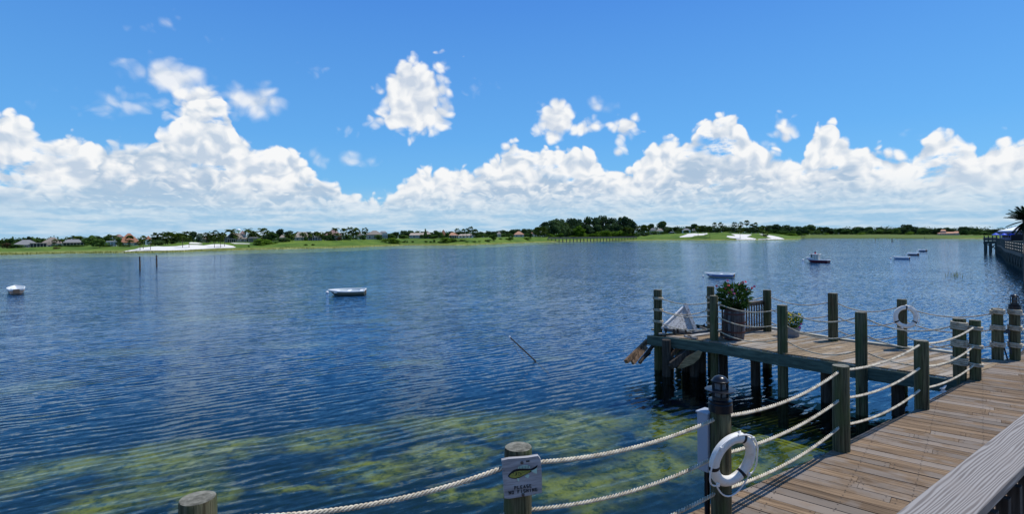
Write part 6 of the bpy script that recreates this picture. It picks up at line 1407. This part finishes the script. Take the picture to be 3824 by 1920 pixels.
# ------------------------------------------------------------------ the restaurant and its walkway at right
def restaurant():
    GP = plain('dock_green', (.035, .055, .05), .8, .2); LIL = plain('lilac_frame', (.30, .30, .42), .6, .08); ROOFW = plain('white_roof', (.74, .75, .78), .5, .04)
    d = 112.0; g = at_d(3760, 900, d); th = math.atan2(g.x, g.y); k = d / FPX; X = lambda px: (px - 3760) / FPX * d * math.cos(th); Z = lambda py, px=3775: at_d(px, py, d).z - g.z
    o = thing('restaurant', 'waterside restaurant with a wide white hip roof and lilac window frames at right', 'building', (g.x, g.y, g.z), -th)
    xe, xr, ze, zt = X(3727), X(3727) + 42, Z(861.5), Z(842, 3824) + 2.2; D = 26
    f = lambda x: ze + (zt - ze) * min(1, (x - xe) / (X(3824) + 7 - xe))
    rx = X(3824) + 7
    MB().add([(xe, 0, ze), (xr, 0, ze), (xr, D, ze), (xe, D, ze), (rx, D / 2, zt), (rx + 10, D / 2, zt), (xe, 0, ze - .22), (xr, 0, ze - .22), (xr, D, ze - .22), (xe, D, ze - .22)], [(0, 1, 5, 4), (1, 2, 5), (2, 3, 4, 5), (3, 0, 4), (6, 7, 1, 0), (7, 8, 2, 1), (8, 9, 3, 2), (9, 6, 0, 3), (9, 8, 7, 6)]).ob('roof', ROOFW, o)
    xa = X(3735); zb = Z(897)
    MB().box(((xa + xr) / 2, D / 2 + 1.2, (ze + zb) / 2 - .3), (xr - xa - 1, D - 2.4, ze - zb - .2)).ob('wall', plain('dark_interior', (.03, .035, .05), .4), o)
    MB().box(((xa + xr) / 2, .98, ze - .42), (xr - xa, .16, .42)).ob('header', LIL, o); MB().box(((xa + xr) / 2, .98, zb + .25), (xr - xa, .16, .5)).ob('sill_wall', LIL, o)
    for i in range(9):
        x = xa + i * 1.62; m = MB().box((x, .93, (ze + zb) / 2), (.24, .22, ze - zb)).ob('mullion', LIL, o)
        if i < 8:
            w = MB().box((x + .81, .99, (ze + zb) / 2 + .1), (1.1, .06, (ze - zb) * .6)).ob('window', LIL, o); MB().box((x + .81, .95, (ze + zb) / 2 + .1), (.92, .04, (ze - zb) * .52)).ob('pane', GLASS, w)
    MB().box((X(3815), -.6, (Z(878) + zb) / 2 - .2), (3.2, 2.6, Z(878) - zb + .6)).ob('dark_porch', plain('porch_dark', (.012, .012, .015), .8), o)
    MB().add([(X(3712), .5, Z(868)), (X(3732), .5, Z(864)), (X(3732), 5, Z(864)), (X(3712), 5, Z(868)), (X(3712), .5, Z(870)), (X(3732), .5, Z(868)), (X(3732), 5, Z(868)), (X(3712), 5, Z(870))], [(0, 1, 2, 3), (7, 6, 5, 4), (0, 4, 5, 1), (1, 5, 6, 2), (2, 6, 7, 3), (3, 7, 4, 0)]).ob('awning', plain('awning_grey', (.30, .32, .36), .7), o)
    for i in range(2):
        s = MB(); x = X(3788 + i * 14)
        for sg in (0, .9): s.beam((x, -1.2 + sg, Z(904)), (x + 1.3, -.4 + sg, Z(892)), .07, .1)
        s.ob('stair_rail', LIL, o)
    # dining platform on tall piles
    dz = at_d(3680, 901, 108).z; A = at_d(3672, 901, 108); B = at_d(3722, 901, 108); p = thing('dining_platform', 'dark dining platform on tall piles beside the restaurant', 'platform', (A.x, A.y, 0), -th)
    w = (B.x - A.x) * math.cos(th); MB().box((w / 2 + 4, 3.2, dz - .15), (w + 8, 6.6, .3)).ob('deck', GP, p); MB().box((w / 2, -.1, dz - .32), (w, .12, .34)).ob('edge_beam', GP, p)
    for x in (.28, w * .52, w * .98):
        for y in (.2, 5.8): MB().box((x, y, dz / 2 - 1.0), (.42, .42, dz + 1.6)).ob('pile', GP, p)
    for a, b in (((.3, dz - .4), (w * .5, dz - .95)), ((w * .52, dz - 1.6), (w * .97, dz - .5)), ((w * .52, dz - .6), (w * .97, dz - 1.7))): MB().beam((a[0], 0, a[1]), (b[0], 0, b[1]), .1, .16).ob('brace', GP, p)
    for i in range(4): MB().box((.15 + i * w / 3.2, 0, dz + .55), (.18, .18, 1.1)).ob('rail_post', GP, p)
    MB().beam((0, 0, dz + .72), (w, 0, dz + .72), .08, .1).ob('handrail', plain('pale_rail', (.45, .33, .28), .7), p); MB().beam((0, 0, dz + .4), (w, 0, dz + .4), .05, .5).ob('rail_screen', plain('rail_mesh', (.07, .075, .075), .8), p)
    # blue parasols
    BL = plain('parasol_blue', (.02, .09, .62), .6, .08)
    for px, py, wd, dd, lb in ((3719, 876.5, 23, 109.5, 'left blue parasol on the dining platform'), (3749.5, 877, 20, 111.6, 'middle blue parasol in front of the restaurant windows'), (3779, 877, 21, 111.6, 'right blue parasol in front of the restaurant windows')):
        c = at_d(px, py, dd); r = wd / 2 / FPX * dd; u = thing('parasol', lb, 'parasol', (c.x, c.y, dz), 0, 'blue parasols at the restaurant'); h = c.z - dz
        MB().lathe([(r, h - .08), (r, h + .02), (r * .5, h + .18), (.03, h + .33)], 8, smooth=False).ob('canopy', BL, u); MB().tube([(0, 0, 0), (0, 0, h + .4)], .035, 6).ob('pole', GP, u)
        MB().lathe([(.4, 0), (.4, .06)], 10).ob('base', GP, u)
    # curved walkway from the platform towards us
    W = thing('walkway', 'curved raised walkway with rope railings leading to the restaurant', 'walkway', (0, 0, 0)); ZW = 2.0
    edge = [at_z(x, y, ZW) for x, y in ((3724, 911), (3738, 915), (3755, 929), (3786, 936.5), (3816, 945.5))]; t = edge[-1] - edge[-2]; edge.append(edge[-1] + t.normalized() * 14 + Vector((3, 0, 0)))
    rt = [p + Vector((4.6, .6, 0)) for p in edge]
    tp = plain('walkway_boards', (.36, .28, .20), .8, .15)
    for i in range(len(edge) - 1):
        MB().add([edge[i], edge[i + 1], rt[i + 1], rt[i]], [(0, 1, 2, 3)]).ob('deck', tp, W)
        a, b = edge[i], edge[i + 1]; L = (b - a).length; n = max(1, int(L / 3.0))
        MB().beam(a + Vector((0, 0, -.22)), b + Vector((0, 0, -.22)), .1, .4).ob('edge_beam', GP, W)
        for j in range(n):
            c = a.lerp(b, j / n); MB().box((c.x + .3, c.y, ZW / 2 - 1.2), (.3, .3, ZW + 1.9)).ob('pile', GP, W); c2 = a.lerp(b, (j + .5) / n)
            MB().beam(c + Vector((.1, 0, -1.6)), c2 + Vector((.1, 0, -.4)), .09, .14).ob('brace', GP, W); MB().beam(c2 + Vector((.1, 0, -.4)), a.lerp(b, (j + 1) / n) + Vector((.1, 0, -1.6)), .09, .14).ob('brace', GP, W)
        for side in (edge, rt):
            a, b = side[i], side[i + 1]; n = max(1, int(L / 1.9))
            if side is rt and i < 2: continue
            for j in range(n): c = a.lerp(b, j / n); MB().tube([(c.x, c.y, ZW - .02), (c.x, c.y, ZW + 1.15)], .10, 7).ob('rail_post', GP, W)
            for hz in (1.0, .65, .3):
                r = MB()
                for j in range(n): r.tube(sag(a.lerp(b, j / n) + Vector((0, 0, hz)), a.lerp(b, (j + 1) / n) + Vector((0, 0, hz)), .14, 6), .025, 5)
                r.ob('rail_rope', ROPEM, W)
    # date palm at the right edge, and a dark bush below
    D2 = 46.0; c = at_d(3836, 822, D2); gz = .8; o2 = thing('date_palm', 'big dark palm whose fronds reach in at the right edge', 'palm', (c.x, c.y, gz))
    DP = feather_palm_mesh(77, 64, 12, .22, .17, -0.9); DP.materials.clear(); DP.materials.append(foliage('date_fronds', (.008, .018, .010), (.030, .050, .026), 2.0, .1)); k2 = obj('crown', DP, None, o2, (0, 0, c.z - gz)); rr2 = 66 / FPX * D2; k2.scale = (rr2, rr2, rr2 * .95)
    MB().tube([(0, 0, -1.5), (0, 0, (c.z - gz) * .5), (0, 0, c.z - gz)], [.30, .26, .30], 9).ob('trunk', BARK, o2)
restaurant()
